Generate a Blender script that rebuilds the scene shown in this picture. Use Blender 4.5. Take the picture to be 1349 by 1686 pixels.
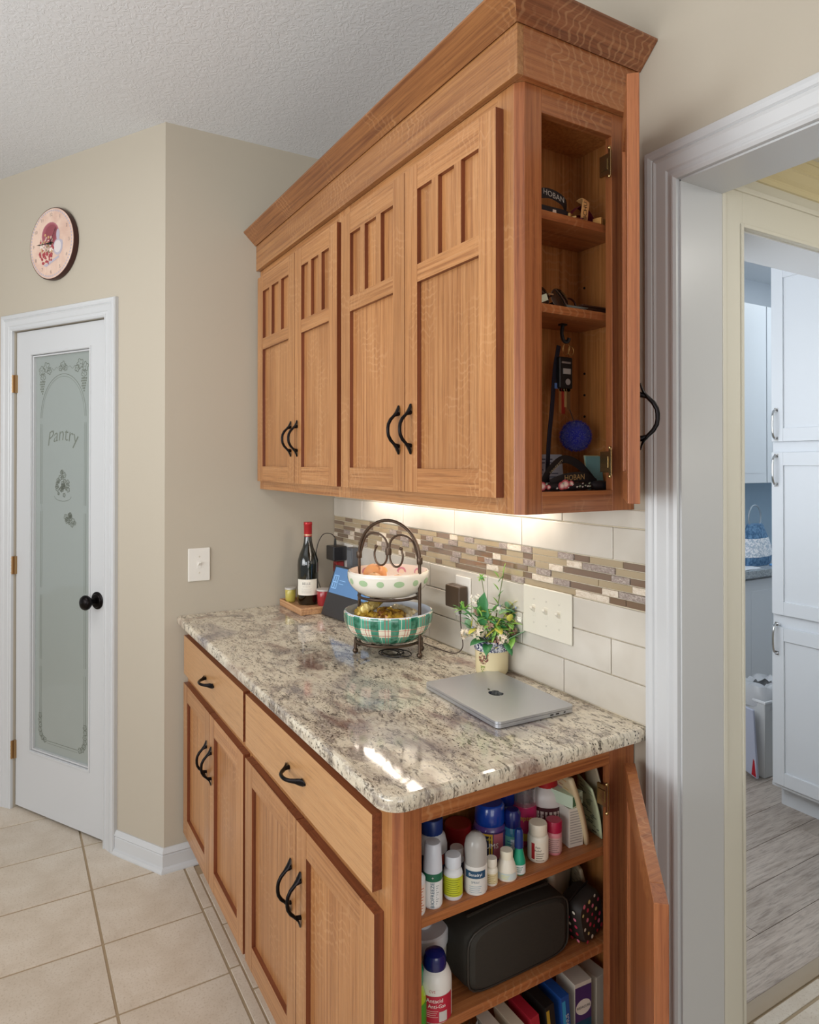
import bpy, bmesh, math, random
from mathutils import Vector, Matrix
for o in list(bpy.data.objects): bpy.data.objects.remove(o)
S = bpy.context.scene; COL = S.collection
R = math.radians; PI = math.pi
rnd = random.Random(7)

# ------------------------------------------------------------------ camera, world, lights
CAM = Vector((2.5886, -1.176, 1.4722)); YAW = R(30.5873); PITCH = R(0.3769)
cd = bpy.data.cameras.new('camera'); cam = bpy.data.objects.new('camera', cd); COL.objects.link(cam)
cam.location = CAM
F = Vector((-math.cos(YAW), math.sin(YAW), 0)) * math.cos(PITCH) + Vector((0, 0, 1)) * math.sin(PITCH)
cam.rotation_euler = F.to_track_quat('-Z', 'Y').to_euler()
cd.sensor_fit = 'VERTICAL'; cd.sensor_height = 36; cd.lens = 1129.6756 * 36 / 1686
cd.shift_y = (754.687 - 843) / 1686; cd.clip_start = 0.02
S.camera = cam
S.view_settings.view_transform = 'Standard'; S.view_settings.look = 'None'
S.view_settings.gamma = 1; S.view_settings.use_curve_mapping = False
S.view_settings.exposure = -0.36
w = bpy.data.worlds.new('world'); S.world = w; w.use_nodes = True
w.node_tree.nodes['Background'].inputs[0].default_value = (0.98, 0.985, 1.0, 1)
w.node_tree.nodes['Background'].inputs[1].default_value = 0.45

def area(name, loc, target, sx, sy, power, color):
    l = bpy.data.lights.new(name, 'AREA'); l.shape = 'RECTANGLE'; l.size = sx; l.size_y = sy
    l.energy = power; l.color = color
    o = bpy.data.objects.new(name, l); COL.objects.link(o); o.location = loc
    o.rotation_euler = (Vector(target) - Vector(loc)).to_track_quat('-Z', 'Y').to_euler()
    return o
area('window_light', (2.4, -6.6, 1.7), (1.2, 0, 1.3), 4.6, 2.0, 145, (1.0, 0.99, 0.98))
area('ceiling_light', (0.9, -1.9, 2.64), (0.9, -1.9, 0), 1.2, 0.5, 16, (1.0, 0.955, 0.90))
area('ceiling_fill_left', (1.0, -2.6, 1.6), (1.0, -1.6, 2.7), 1.3, 1.3, 25, (0.90, 0.96, 1.0))  # added fill without a fixture, aimed up to brighten the kitchen ceiling
area('ceiling_fill_right', (2.3, -2.1, 1.35), (1.5, -1.2, 2.7), 0.9, 0.9, 17, (0.90, 0.96, 1.0))  # second added fill, lifts the ceiling above the wall cabinets
area('end_face_fill', (5.6, -1.6, 1.5), (1.0, -0.3, 1.3), 2.0, 1.9, 42, (1.0, 0.985, 0.965))  # added fill from the right for the cabinet end faces, no known window
area('laundry_front_fill', (0.75, 0.16, 1.45), (0.75, 2.0, 1.25), 1.3, 1.7, 34, (0.89, 0.94, 1.0))  # added panel beside the inner wall, lights the tall laundry cabinet evenly
area('laundry_back_fill', (0.9, 3.2, 2.66), (0.7, 3.2, 0.0), 1.0, 0.8, 20, (0.88, 0.96, 1.0))  # added to brighten the dark far end of the laundry
area('hall_ceiling_fill', (2.7, 1.0, 1.5), (2.4, 1.0, 2.1), 0.3, 0.3, 5.0, (1.0, 0.95, 0.84))  # added fill aimed up at the poorly lit hall ceiling
area('hall_light', (2.35, 0.6, 2.10), (2.1, 0.5, 0.0), 0.35, 0.35, 5.0, (1.0, 0.965, 0.90))

# ------------------------------------------------------------------ materials
def srgb(h):
    c = [int(h[i:i+2], 16) / 255 for i in (0, 2, 4)]
    return tuple(x / 12.92 if x <= .04045 else ((x + .055) / 1.055) ** 2.4 for x in c) + (1,)
_mc = {}
def P(col, rough=.5, metal=0, name=None, **kw):
    if isinstance(col, str): key = (col, rough, metal, tuple(sorted(kw.items())))
    else: key = (tuple(col), rough, metal, tuple(sorted(kw.items())))
    if key in _mc: return _mc[key]
    m = bpy.data.materials.new(name or 'paint'); m.use_nodes = True
    b = m.node_tree.nodes['Principled BSDF']
    b.inputs['Base Color'].default_value = srgb(col) if isinstance(col, str) else col
    b.inputs['Roughness'].default_value = rough; b.inputs['Metallic'].default_value = metal
    mp = dict(trans='Transmission Weight', coat='Coat Weight', ior='IOR', alpha='Alpha', sheen='Sheen Weight', spec='Specular IOR Level', sss='Subsurface Weight')
    for k, v in kw.items():
        if k == 'emit':
            b.inputs['Emission Color'].default_value = srgb(v[0]); b.inputs['Emission Strength'].default_value = v[1]
        else: b.inputs[mp[k]].default_value = v
    _mc[key] = m; return m

class NT:
    def __init__(s, name):
        s.m = bpy.data.materials.new(name); s.m.use_nodes = True; s.t = s.m.node_tree
        s.b = s.t.nodes['Principled BSDF']
        s.tc = s.t.nodes.new('ShaderNodeTexCoord')
    def n(s, typ, **kw):
        x = s.t.nodes.new('ShaderNode' + typ)
        for k, v in kw.items():
            if k in x.inputs.keys() if isinstance(k, str) else False: x.inputs[k].default_value = v
            else: setattr(x, k, v)
        return x
    def l(s, a, b): s.t.links.new(a, b)
    def mapping(s, scale, coord='Object', loc=(0, 0, 0), rot=(0, 0, 0)):
        m = s.n('Mapping'); m.inputs['Scale'].default_value = scale; m.inputs['Location'].default_value = loc
        m.inputs['Rotation'].default_value = rot
        s.l(s.tc.outputs[coord], m.inputs[0]); return m.outputs[0]
    def noise(s, vec, scale, detail=4, rough=.55, dist=0):
        x = s.n('TexNoise'); x.inputs['Scale'].default_value = scale; x.inputs['Detail'].default_value = detail
        x.inputs['Roughness'].default_value = rough; x.inputs['Distortion'].default_value = dist
        s.l(vec, x.inputs['Vector']); return x.outputs['Fac']
    def ramp(s, fac, stops):
        x = s.n('ValToRGB'); r = x.color_ramp
        while len(r.elements) < len(stops): r.elements.new(.5)
        for e, (p, c) in zip(r.elements, stops):
            e.position = p; e.color = srgb(c) if isinstance(c, str) else (c, c, c, 1)
        s.l(fac, x.inputs[0]); return x.outputs[0]
    def mix(s, fac, a, b, mode='MIX'):
        x = s.n('Mix', data_type='RGBA', blend_type=mode)
        for sock, v in ((x.inputs[0], fac), (x.inputs[6], a), (x.inputs[7], b)):
            if hasattr(v, 'is_linked') or hasattr(v, 'links'): s.l(v, sock)
            elif isinstance(v, str): sock.default_value = srgb(v)
            else: sock.default_value = v
        return x.outputs[2]
    def bump(s, h, strength, dist=.001):
        x = s.n('Bump'); x.inputs['Strength'].default_value = strength; x.inputs['Distance'].default_value = dist
        s.l(h, x.inputs['Height']); s.l(x.outputs[0], s.b.inputs['Normal'])
    def rnd(s):
        return s.n('ObjectInfo').outputs['Random']

def make_wood(name, axis, light='C28E5E', mid='B37D4C', dark='976238', rough=.34, fleck=1.0):
    t = NT(name); b = t.b
    sc = [60, 60, 60]; sc[axis] = 1.1
    n1 = t.noise(t.mapping(sc), 2.2, 4, .6, .15)
    c = t.ramp(n1, [(.32, dark), (.5, mid), (.68, light)])
    lo = t.noise(t.mapping([6 if i != axis else .8 for i in range(3)]), 1.6, 2, .5)
    c = t.mix(t.ramp(lo, [(.35, .35), (.6, 0.0)]), c, dark)
    sc2 = [170, 170, 170]; sc2[axis] = 5
    n2 = t.noise(t.mapping(sc2), 3.0, 3, .6)
    p = t.ramp(n2, [(.36, .66), (.48, 1.0)])
    c = t.mix(.6, c, p, 'MULTIPLY')
    sf = [26, 26, 26]; sf[axis] = 9
    f = t.n('TexWave', wave_type='BANDS', bands_direction='XYZ'[axis]); t.l(t.mapping(sf), f.inputs['Vector'])
    f.inputs['Scale'].default_value = 1.7; f.inputs['Distortion'].default_value = 11; f.inputs['Detail'].default_value = 2
    f.inputs['Detail Scale'].default_value = .7
    fm = t.ramp(f.outputs['Fac'], [(.78, 0.0), (.95, 1.0)])
    gate = t.ramp(t.noise(t.mapping((5, 5, 5)), 1.2, 2), [(.50, 0.0), (.62, .26 * fleck)])
    g = t.mix(1.0, fm, gate, 'MULTIPLY')
    c = t.mix(g, c, 'CDA074' if fleck == 1.0 else light)
    hv = t.n('HueSaturation'); t.l(c, hv.inputs['Color'])
    mr = t.n('MapRange'); t.l(t.rnd(), mr.inputs[0]); mr.inputs[3].default_value = .93; mr.inputs[4].default_value = 1.07
    t.l(mr.outputs[0], hv.inputs['Value'])
    t.l(hv.outputs[0], b.inputs['Base Color'])
    b.inputs['Roughness'].default_value = rough; b.inputs['Coat Weight'].default_value = .15; b.inputs['Coat Roughness'].default_value = .25
    t.bump(n2, .12, .0006)
    return t.m
WX = make_wood('oak_grain_x', 0); WY = make_wood('oak_grain_y', 1); WZ = make_wood('oak_grain_z', 2)
FRX = make_wood('oak_frieze_x', 0, 'B4804E', 'A47042', '8A5832')
WS = make_wood('maple_drawer_front', 0, 'C89A6A', 'C39363', 'BA8A5B', fleck=.2)
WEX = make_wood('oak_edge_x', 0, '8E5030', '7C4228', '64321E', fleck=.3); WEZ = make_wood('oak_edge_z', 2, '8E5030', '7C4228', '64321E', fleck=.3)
ENDV = make_wood('oak_end_panel_shaded', 2, 'AE6E42', 'A0613A', '82482A', fleck=.5); ENDH = make_wood('oak_end_rail_shaded', 1, 'B07244', 'A2643A', '844A2A')  # darker oak for end faces: their side shade is put into the colour
CRX = make_wood('oak_crown_x', 0, 'A06C3E', '8E5C34', '6C4024'); CRY = make_wood('oak_crown_y', 1, '9E6642', '8A5434', '683C24')
INX = make_wood('oak_inside', 2, 'C98C52', 'BC7C42', 'A0642E', .5)
INS = make_wood('oak_shelf', 1, 'B87848', 'A8683A', '8C502C', .45)
BOARD = make_wood('acacia_board', 0, 'D2A67A', 'C4946A', 'A87650', .5)
EDGE = P('6E3A20', .4)

def make_granite():
    t = NT('granite'); b = t.b
    v = t.mapping((1, 1.7, 1), rot=(0, 0, .5))
    n1 = t.noise(v, 6.5, 9, .72, 1.0)
    c = t.ramp(n1, [(.30, '6A605A'), (.40, '9A8F84'), (.47, 'C8BCA8'), (.54, 'DDD3BE'), (.60, 'CEC4B2'), (.66, 'AA9F96'), (.74, 'D2C8B0')])
    n2 = t.noise(t.mapping((1, 2.4, 1), rot=(0, 0, .45)), 42, 6, .74, .8)
    c = t.mix(t.ramp(n2, [(.40, .85), (.485, 0.0)]), c, '463C34')
    n2b = t.noise(t.mapping((1.4, 3.0, 1), loc=(2, 2, 2), rot=(0, 0, .5)), 75, 5, .74, .5)
    c = t.mix(t.ramp(n2b, [(.54, 0.0), (.62, .6)]), c, 'E6DECE')
    n3 = t.noise(t.mapping((1, 1.8, 1), loc=(3, 1, 0), rot=(0, 0, .4)), 4.2, 3, .5, .5)
    c = t.mix(t.ramp(n3, [(.58, 0.0), (.67, .65)]), c, '7A564C')
    n4 = t.noise(t.mapping((1, 1.5, 1), loc=(7, 4, 0)), 3.5, 3, .5, .6)
    c = t.mix(t.ramp(n4, [(.58, 0.0), (.68, .5)]), c, '6E6874')
    vo = t.n('TexVoronoi'); t.l(t.mapping((1, 1.4, 1)), vo.inputs['Vector']); vo.inputs['Scale'].default_value = 110
    gate = t.ramp(t.noise(t.mapping((1, 1, 1)), 9, 3), [(.48, 0.0), (.56, 1.0)])
    sp = t.ramp(vo.outputs['Distance'], [(.18, 1.0), (.28, 0.0)])
    c = t.mix(t.mix(1.0, sp, gate, 'MULTIPLY'), c, '2E221E')
    t.l(c, b.inputs['Base Color']); b.inputs['Roughness'].default_value = .06; b.inputs['IOR'].default_value = 1.65
    return t.m
GRANITE = make_granite()

def paint(name, col, rough=.75, bumpscale=0, bumps=.1, dist=.001):
    t = NT(name); t.b.inputs['Base Color'].default_value = srgb(col); t.b.inputs['Roughness'].default_value = rough
    if bumpscale:
        h = t.noise(t.mapping((1, 1, 1)), bumpscale, 4, .6, .4); t.bump(h, bumps, dist)
    return t.m
WALL = paint('beige_wall_paint', 'B7AE9E', .8, 160, .1, .0006)
CEIL = NT('knockdown_ceiling'); CEIL.b.inputs['Base Color'].default_value = srgb('DADCDF'); CEIL.b.inputs['Roughness'].default_value = .85
_h = CEIL.noise(CEIL.mapping((1, 1, 1)), 46, 3, .5, 1.6); CEIL.bump(CEIL.ramp(_h, [(.44, 0.0), (.56, 1.0)]), .42, .0016); CEIL = CEIL.m
WHITE = paint('white_trim_paint', 'C8CACC', .32)
WHITE2 = paint('white_cabinet_paint', 'DDE0E4', .38)
LWALL = paint('laundry_wall_paint', 'D5DBE2', .7)
CREAM = paint('hall_cream_paint', 'D8D5C8', .6)
GROUT = paint('grout', 'A8957A', .9, 300, .3)
WGROUT = paint('wall_grout', 'D8CCB4', .9)
def make_tile():
    t = NT('ceramic_floor_tile')
    v = t.mapping((1, 1, 1)); n = t.noise(v, 7, 6, .65, .4)
    c = t.ramp(n, [(.3, 'C8BAA8'), (.5, 'D4C8B8'), (.7, 'DCD2C4')])
    n2 = t.noise(v, 160, 3, .6); c = t.mix(t.ramp(n2, [(.36, .35), (.45, 0.0)]), c, 'A89478')
    hv = t.n('HueSaturation'); t.l(c, hv.inputs['Color']); mr = t.n('MapRange'); t.l(t.rnd(), mr.inputs[0])
    mr.inputs[3].default_value = .95; mr.inputs[4].default_value = 1.04; t.l(mr.outputs[0], hv.inputs['Value'])
    t.l(hv.outputs[0], t.b.inputs['Base Color']); t.b.inputs['Roughness'].default_value = .38
    t.bump(t.noise(v, 30, 5, .6), .25, .002); return t.m
TILE = make_tile()
def make_subway():
    t = NT('glazed_subway_tile'); n = t.noise(t.mapping((1, 1, 1)), 5, 3, .5, .4)
    c = t.ramp(n, [(.32, 'BFB8AC'), (.55, 'CCC6BB'), (.7, 'D4CFC5')])
    t.l(c, t.b.inputs['Base Color']); t.b.inputs['Roughness'].default_value = .16
    t.bump(t.noise(t.mapping((1, 1, 1)), 11, 2, .5), .35, .004); return t.m
SUB = make_subway()
def make_stone(name, a, bcol, c3, sc=140, rough=.6):
    t = NT(name); n = t.noise(t.mapping((1, 1, 1.6)), sc, 5, .7, .8)
    c = t.ramp(n, [(.34, a), (.5, bcol), (.66, c3)]); t.l(c, t.b.inputs['Base Color']); t.b.inputs['Roughness'].default_value = rough
    t.bump(n, .4, .0015); return t.m
MGREY = make_stone('grey_stone_mosaic', '7C6E68', '9C8E86', 'C2B6AC')
MTRAV = make_stone('travertine_mosaic', 'C0AE98', 'D9CCBA', 'E4DACB', 90)
MTAN = P('AC9A7C', .07, name='tan_glass_mosaic', coat=1.0)
MBRN = P('7C6654', .07, name='brown_glass_mosaic', coat=1.0)
def make_plank():
    t = NT('vinyl_plank')
    n = t.noise(t.mapping((14, 1.6, 1)), 3, 6, .65, .8)
    c = t.ramp(n, [(.3, '9A8C80'), (.5, 'B8ABA0'), (.7, 'C8BDB2')])
    n2 = t.noise(t.mapping((60, 4, 1)), 3, 4, .7); c = t.mix(t.ramp(n2, [(.36, .5), (.5, 0.0)]), c, '6F645C')
    hv = t.n('HueSaturation'); t.l(c, hv.inputs['Color']); mr = t.n('MapRange'); t.l(t.rnd(), mr.inputs[0])
    mr.inputs[3].default_value = .94; mr.inputs[4].default_value = 1.05; t.l(mr.outputs[0], hv.inputs['Value'])
    t.l(hv.outputs[0], t.b.inputs['Base Color']); t.b.inputs['Roughness'].default_value = .42
    t.bump(n2, .15, .0008); return t.m
PLANK = make_plank()
BLACKM = P('1B1718', .32, .85, name='oil_rubbed_bronze')
BRASS = P('B59A62', .3, .9, name='brass')
CHROME = P('C9C9C9', .18, 1, name='chrome')
BLACK = P('121214', .45, name='black_plastic')
WPL = P('E2DFD8', .3, name='white_plastic')
CLEAR = P('FFFFFF', .03, 0, name='clear_plastic', trans=1.0, ior=1.35)

# ------------------------------------------------------------------ mesh builder
class MB:
    def __init__(s): s.v = []; s.f = []; s.m = []; s.sm = []
    def add(s, verts, faces, mi=0, M=None, smooth=False):
        o = len(s.v)
        s.v += [tuple(M @ Vector(p)) if M else tuple(p) for p in verts]
        s.f += [tuple(i + o for i in f) for f in faces]; s.m += [mi] * len(faces); s.sm += [smooth] * len(faces)
        return s
    def box(s, x0, x1, y0, y1, z0, z1, mi=0, M=None):
        V = [(x, y, z) for x in (x0, x1) for y in (y0, y1) for z in (z0, z1)]
        return s.add(V, [(0, 1, 3, 2), (4, 6, 7, 5), (0, 4, 5, 1), (2, 3, 7, 6), (0, 2, 6, 4), (1, 5, 7, 3)], mi, M)
    def dbox(s, x0, x1, y0, y1, z0, z1, mi, ei, M=None):
        V = [(x, y, z) for x in (x0, x1) for y in (y0, y1) for z in (z0, z1)]
        s.add(V, [(0, 4, 5, 1)], mi, M)
        return s.add(V, [(0, 1, 3, 2), (4, 6, 7, 5), (2, 3, 7, 6), (0, 2, 6, 4), (1, 5, 7, 3)], ei, M)
    def prism(s, poly, a0, a1, plane='xy', mi=0, M=None, smooth=False):
        # poly extruded along the remaining axis
        def p3(p, a): return {'xy': (p[0], p[1], a), 'xz': (p[0], a, p[1]), 'yz': (a, p[0], p[1])}[plane]
        n = len(poly); V = [p3(p, a0) for p in poly] + [p3(p, a1) for p in poly]
        s.add(V, [tuple(range(n))[::-1], tuple(range(n, 2 * n))], mi, M)
        return s.add(V, [(i, (i + 1) % n, n + (i + 1) % n, n + i) for i in range(n)], mi, M, smooth)
    def lathe(s, prof, seg=28, mi=0, M=None, sx=1, sy=1, ridge=0, a0=0, a1=2 * PI):
        full = abs(a1 - a0 - 2 * PI) < 1e-6; n = seg if full else seg + 1
        V = []
        for r, z in prof:
            for k in range(n):
                a = a0 + (a1 - a0) * k / seg; rr = r * (1 - (ridge if k % 2 else 0)) if r > .001 else r
                V.append((rr * math.cos(a) * sx, rr * math.sin(a) * sy, z))
        Fc = []
        for i in range(len(prof) - 1):
            for k in range(seg if not full else n):
                k2 = (k + 1) % n if full else k + 1
                Fc.append((i * n + k, i * n + k2, (i + 1) * n + k2, (i + 1) * n + k))
        return s.add(V, Fc, mi, M, True)
    def tube(s, pts, r, seg=8, mi=0, M=None, closed=False, flat=1.0, up=None, cap=True):
        pts = [Vector(p) for p in pts]; n = len(pts); V = []; Fc = []
        rs = r if isinstance(r, (list, tuple)) else [r] * n
        prev = None
        for i, p in enumerate(pts):
            if closed: d = pts[(i + 1) % n] - pts[i - 1]
            else: d = pts[min(i + 1, n - 1)] - pts[max(i - 1, 0)]
            d = d.normalized() if d.length > 1e-9 else Vector((0, 0, 1))
            if prev is None:
                u = Vector(up) if up else (Vector((0, 0, 1)) if abs(d.z) < .9 else Vector((1, 0, 0)))
            else: u = prev
            u = (u - d * u.dot(d)); u = u.normalized() if u.length > 1e-6 else d.orthogonal().normalized()
            prev = u; q = d.cross(u)
            rr = rs[i]; ra, rb = (rr if isinstance(rr, (tuple, list)) else (rr, rr * flat))
            for k in range(seg):
                a = 2 * PI * k / seg; V.append(p + u * (ra * math.cos(a)) + q * (rb * math.sin(a)))
        for i in range(n if closed else n - 1):
            j = (i + 1) % n
            for k in range(seg): Fc.append((i * seg + k, i * seg + (k + 1) % seg, j * seg + (k + 1) % seg, j * seg + k))
        if cap and not closed:
            Fc.append(tuple(range(seg))[::-1]); Fc.append(tuple(range((n - 1) * seg, n * seg)))
        return s.add(V, Fc, mi, M, True)
    def ball(s, c, r, mi=0, seg=14, rings=8, sc=(1, 1, 1), M=None, jit=0, rg=None):
        V = []; Fc = []
        for i in range(rings + 1):
            t = PI * i / rings
            for k in range(seg):
                a = 2 * PI * k / seg; j = 1 + (rg.uniform(-jit, jit) if (jit and 0 < i < rings) else 0)
                V.append((c[0] + r * j * sc[0] * math.sin(t) * math.cos(a), c[1] + r * j * sc[1] * math.sin(t) * math.sin(a), c[2] + r * j * sc[2] * math.cos(t)))
        for i in range(rings):
            for k in range(seg): Fc.append((i * seg + k, (i + 1) * seg + k, (i + 1) * seg + (k + 1) % seg, i * seg + (k + 1) % seg))
        return s.add(V, Fc, mi, M, True)
    def wrap(s, r, z0, z1, a0, a1, mi=0, seg=16, sx=1, sy=1, M=None, r1=None):
        V = []
        for k in range(seg + 1):
            a = a0 + (a1 - a0) * k / seg
            V += [(r * math.cos(a) * sx, r * math.sin(a) * sy, z0), ((r1 or r) * math.cos(a) * sx, (r1 or r) * math.sin(a) * sy, z1)]
        return s.add(V, [(2 * k, 2 * k + 2, 2 * k + 3, 2 * k + 1) for k in range(seg)], mi, M, True)
    def text(s, txt, size, fn, mi=0, bold=0, align='CENTER', rot=0, sx=1):
        V, Fc = text_geo(txt, size, align, bold)
        c, sn = math.cos(rot), math.sin(rot)
        s.add([fn(x * sx * c - y * sn, x * sx * sn + y * c) for x, y in V], Fc, mi); return s
    def build(s, name, mats, parent=None, loc=None, rot=None, bevel=0, segs=2, ang=.7):
        me = bpy.data.meshes.new(name); me.from_pydata(s.v, [], s.f)
        if not isinstance(mats, (list, tuple)): mats = [mats]
        for m in mats: me.materials.append(m)
        me.polygons.foreach_set('material_index', s.m)
        me.polygons.foreach_set('use_smooth', [True] * len(s.f) if bevel else s.sm)
        me.update()
        me.set_sharp_from_angle(angle=ang)
        o = bpy.data.objects.new(name, me); COL.objects.link(o)
        if parent: o.parent = parent
        if loc: o.location = loc
        if rot: o.rotation_euler = rot
        if bevel:
            b = o.modifiers.new('b', 'BEVEL'); b.width = bevel; b.segments = segs; b.limit_method = 'ANGLE'; b.angle_limit = R(35)
            b.harden_normals = True
        return o
_tg = {}
def text_geo(txt, size, align, bold):
    key = (txt, size, align, bold)
    if key in _tg: return _tg[key]
    c = bpy.data.curves.new('t', 'FONT'); c.body = txt; c.size = size; c.align_x = align; c.align_y = 'CENTER'
    c.resolution_u = 2; c.offset = bold; c.fill_mode = 'FRONT'
    o = bpy.data.objects.new('t', c); COL.objects.link(o); dg = bpy.context.evaluated_depsgraph_get()
    me = o.evaluated_get(dg).to_mesh(); V = [(v.co.x, v.co.y) for v in me.vertices]; Fc = [tuple(p.vertices) for p in me.polygons]
    o.evaluated_get(dg).to_mesh_clear(); bpy.data.objects.remove(o); bpy.data.curves.remove(c)
    _tg[key] = (V, Fc); return V, Fc
def thing(name, label, cat, loc=(0, 0, 0), rotz=0, group=None, rot=None):
    o = bpy.data.objects.new(name, None); COL.objects.link(o); o.location = loc
    o.rotation_euler = rot if rot else (0, 0, rotz); o.empty_display_size = .05
    o['label'] = label; o['category'] = cat
    if group: o['group'] = group
    return o
def tag(o, label, cat, group=None):
    o['label'] = label; o['category'] = cat
    if group: o['group'] = group
    return o
def struct(o): o['kind'] = 'structure'; return o
def stuff(o): o['kind'] = 'stuff'; return o
def T(x, y, z): return Matrix.Translation((x, y, z))
def RZ(a): return Matrix.Rotation(a, 4, 'Z')
def plane_fn(o, ex, ey):
    o, ex, ey = Vector(o), Vector(ex), Vector(ey)
    return lambda x, y: tuple(o + ex * x + ey * y)
def wrap_fn(r, zc, ac, sx=1, sy=1):
    return lambda x, y: (r * math.cos(ac + x / r) * sx, r * math.sin(ac + x / r) * sy, zc + y)
def arc(cx, cy, r, a0, a1, n=10):
    return [(cx + r * math.cos(a0 + (a1 - a0) * i / n), cy + r * math.sin(a0 + (a1 - a0) * i / n)) for i in range(n + 1)]

# ------------------------------------------------------------------ room shell
CZ = 2.71
th = R(30.1); PE = Vector((-math.cos(th), -math.sin(th), 0)); PN = Vector((math.sin(th), -math.cos(th), 0)); PO = Vector((0, -.675, 0))
def PW(s_, d, z): return PO + PE * s_ + PN * d + Vector((0, 0, z))   # pantry wall coordinates: along, out, up
PM = Matrix(((PE.x, PN.x, 0, PO.x), (PE.y, PN.y, 0, PO.y), (0, 0, 1, 0), (0, 0, 0, 1)))
cb = MB(); cb.box(-3.2, 5.2, -6.4, 0.0, CZ, CZ + .1); struct(cb.build('ceiling', CEIL))
struct(MB().box(-3.2, 5.2, -6.4, 0, -.09, -.008).build('floor_base', GROUT))
# floor with separate tiles
fl = struct(MB().box(-1.9, 3.6, -3.0, 0, -.008, -.0025).build('floor', GROUT))
tcache = {}
def floor_tile(x0, x1, y0, y1, parent):
    k = (round(x1 - x0, 3), round(y1 - y0, 3))
    cx, cy = (x0 + x1) / 2, (y0 + y1) / 2
    if k not in tcache:
        o = MB().box(-k[0] / 2, k[0] / 2, -k[1] / 2, k[1] / 2, -.006, 0).build('tile', TILE, parent, (cx, cy, 0), bevel=.0018, segs=1); tcache[k] = o
    else:
        o = tcache[k].copy(); COL.objects.link(o); o.parent = parent; o.location = (cx, cy, 0)
    return o
g = .0035; px = .3115; py = .303
for i in range(-7, 10):
    for j in range(0, 7):
        x0 = .297 + px * i; y1 = -.607 - py * j
        if x0 < -1.85 or x0 > 3.2: continue
        mid = Vector((x0 + px / 2, y1 - py / 2, 0)) - PO
        if mid.dot(PN) < -.42 and x0 < 0.1: continue
        floor_tile(x0 + g, x0 + px - g, y1 - py + g, y1 - g, fl)
for i in range(0, 10):
    x0 = -.03 + px * i
    floor_tile(x0 + g, x0 + px - g, -.607 + g, -.571 - g, fl)
    floor_tile(x0 + .11 + g, x0 + .11 + px - g, -.571 + g / 2, -.49, fl)
for i in range(0, 4):
    floor_tile(1.70 + px * i, 1.70 + px * (i + 1) - 2 * g, -.49, -.2, fl)

# wall behind cabinets with doorway on its right (x 1.675 .. 2.50)
DX0, DX1, DZ = 1.675, 2.52, 2.045
wb = MB(); wb.box(-.12, DX0, 0.0, .12, 0, CZ); wb.box(DX0, DX1, 0, .12, DZ, CZ); wb.box(DX1, 5, 0, .12, 0, CZ)
wall_back = struct(wb.build('wall_back', WALL))
struct(MB().box(-.12, 0, -.675, 0.0, 0, CZ).build('wall_side', WALL))
s0, s1, pz = .325, .927, 2.034
wp = MB(); wp.box(0, s0, -.115, 0, 0, CZ, M=PM); wp.box(s0, s1, -.115, 0, pz, CZ, M=PM); wp.box(s1, 3.2, -.115, 0, 0, CZ, M=PM)
struct(wp.build('wall_pantry', WALL))
pi_ = MB(); pi_.box(-.2, 1.5, -.75, -.70, 0, CZ, M=PM); pi_.box(1.3, 1.35, -.70, -.12, 0, CZ, M=PM)
struct(pi_.build('wall_pantry_inside', P('9FA6A2', .8)))
struct(MB().box(-3.2, 1.0, -.004, .004, -.003, -.002).box(0.0, 1.4, -.75, -.1, -.02, -.004, M=PM).build('floor_pantry', TILE))
# light boxes of pantry have no lamp: dim inside

def casing_piece(pts_profile, a_in, a_out_is_plus, z0, z1): pass
PROF = [(0, 0), (0, .010), (.006, .0135), (.010, .0135), (.012, .0105), (.020, .0105), (.024, .013), (.045, .016), (.050, .0185), (.053, .0155), (.056, .0185), (.064, .0205), (.072, .0195), (.0755, .014), (.0755, 0)]
def casing(name, M, a0, a1, zt, width=.0755, zb=0.0, legs=(1, 1)):
    # moulded frame round an opening: local x along wall, y out of wall, z up
    k = width / .0755; m = MB(); n = len(PROF)
    path = []
    if legs[0]: path += [(a0, zb, -1, 0)]
    path += [(a0, zt, -1 if legs[0] else 0, 1), (a1, zt, 1 if legs[1] else 0, 1)]
    if legs[1]: path += [(a1, zb, 1, 0)]
    V = []
    for (ax, az, dx, dz) in path:
        for (w_, d) in PROF: V.append((ax + dx * w_ * k, d, az + dz * w_ * k))
    Fc = []
    for i in range(len(path) - 1):
        for j in range(n - 1): Fc.append((i * n + j, i * n + j + 1, (i + 1) * n + j + 1, (i + 1) * n + j))
    Fc.append(tuple(range(n))); Fc.append(tuple(range((len(path) - 1) * n, len(path) * n))[::-1])
    m.add(V, Fc, 0, M)
    return struct(m.build(name, WHITE, ang=.25))
M0 = Matrix(((1, 0, 0, 0), (0, -1, 0, 0), (0, 0, 1, 0), (0, 0, 0, 1)))
casing('trim_1', M0, DX0 - .0015, DX1 + .0015, DZ + .0015, .0745)
casing('trim_2', PM, s0 - .003 + .003, s1 + .003 - .003, pz, .070)
# jamb lining of first doorway
jm = MB(); jm.box(DX0 - .001, DX0 + .003, -.001, .131, 0, DZ); jm.box(DX0, DX1, -.001, .131, DZ - .003, DZ + .001); jm.box(DX1 - .003, DX1, -.001, .131, 0, DZ)
struct(jm.build('trim_3', WHITE))
# hall beyond: wall with second opening, plane x = HX facing +x
HX = 1.660; OY0, OY1, OZ = .208, 1.08, 1.985
hw = MB(); hw.box(HX - .12, HX, .12, OY0, 0, 2.3); hw.box(HX - .12, HX, OY0, OY1, OZ, 2.3); hw.box(HX - .12, HX, OY1, 2.7, 0, 2.3)
struct(hw.build('wall_hall', CREAM))
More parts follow.
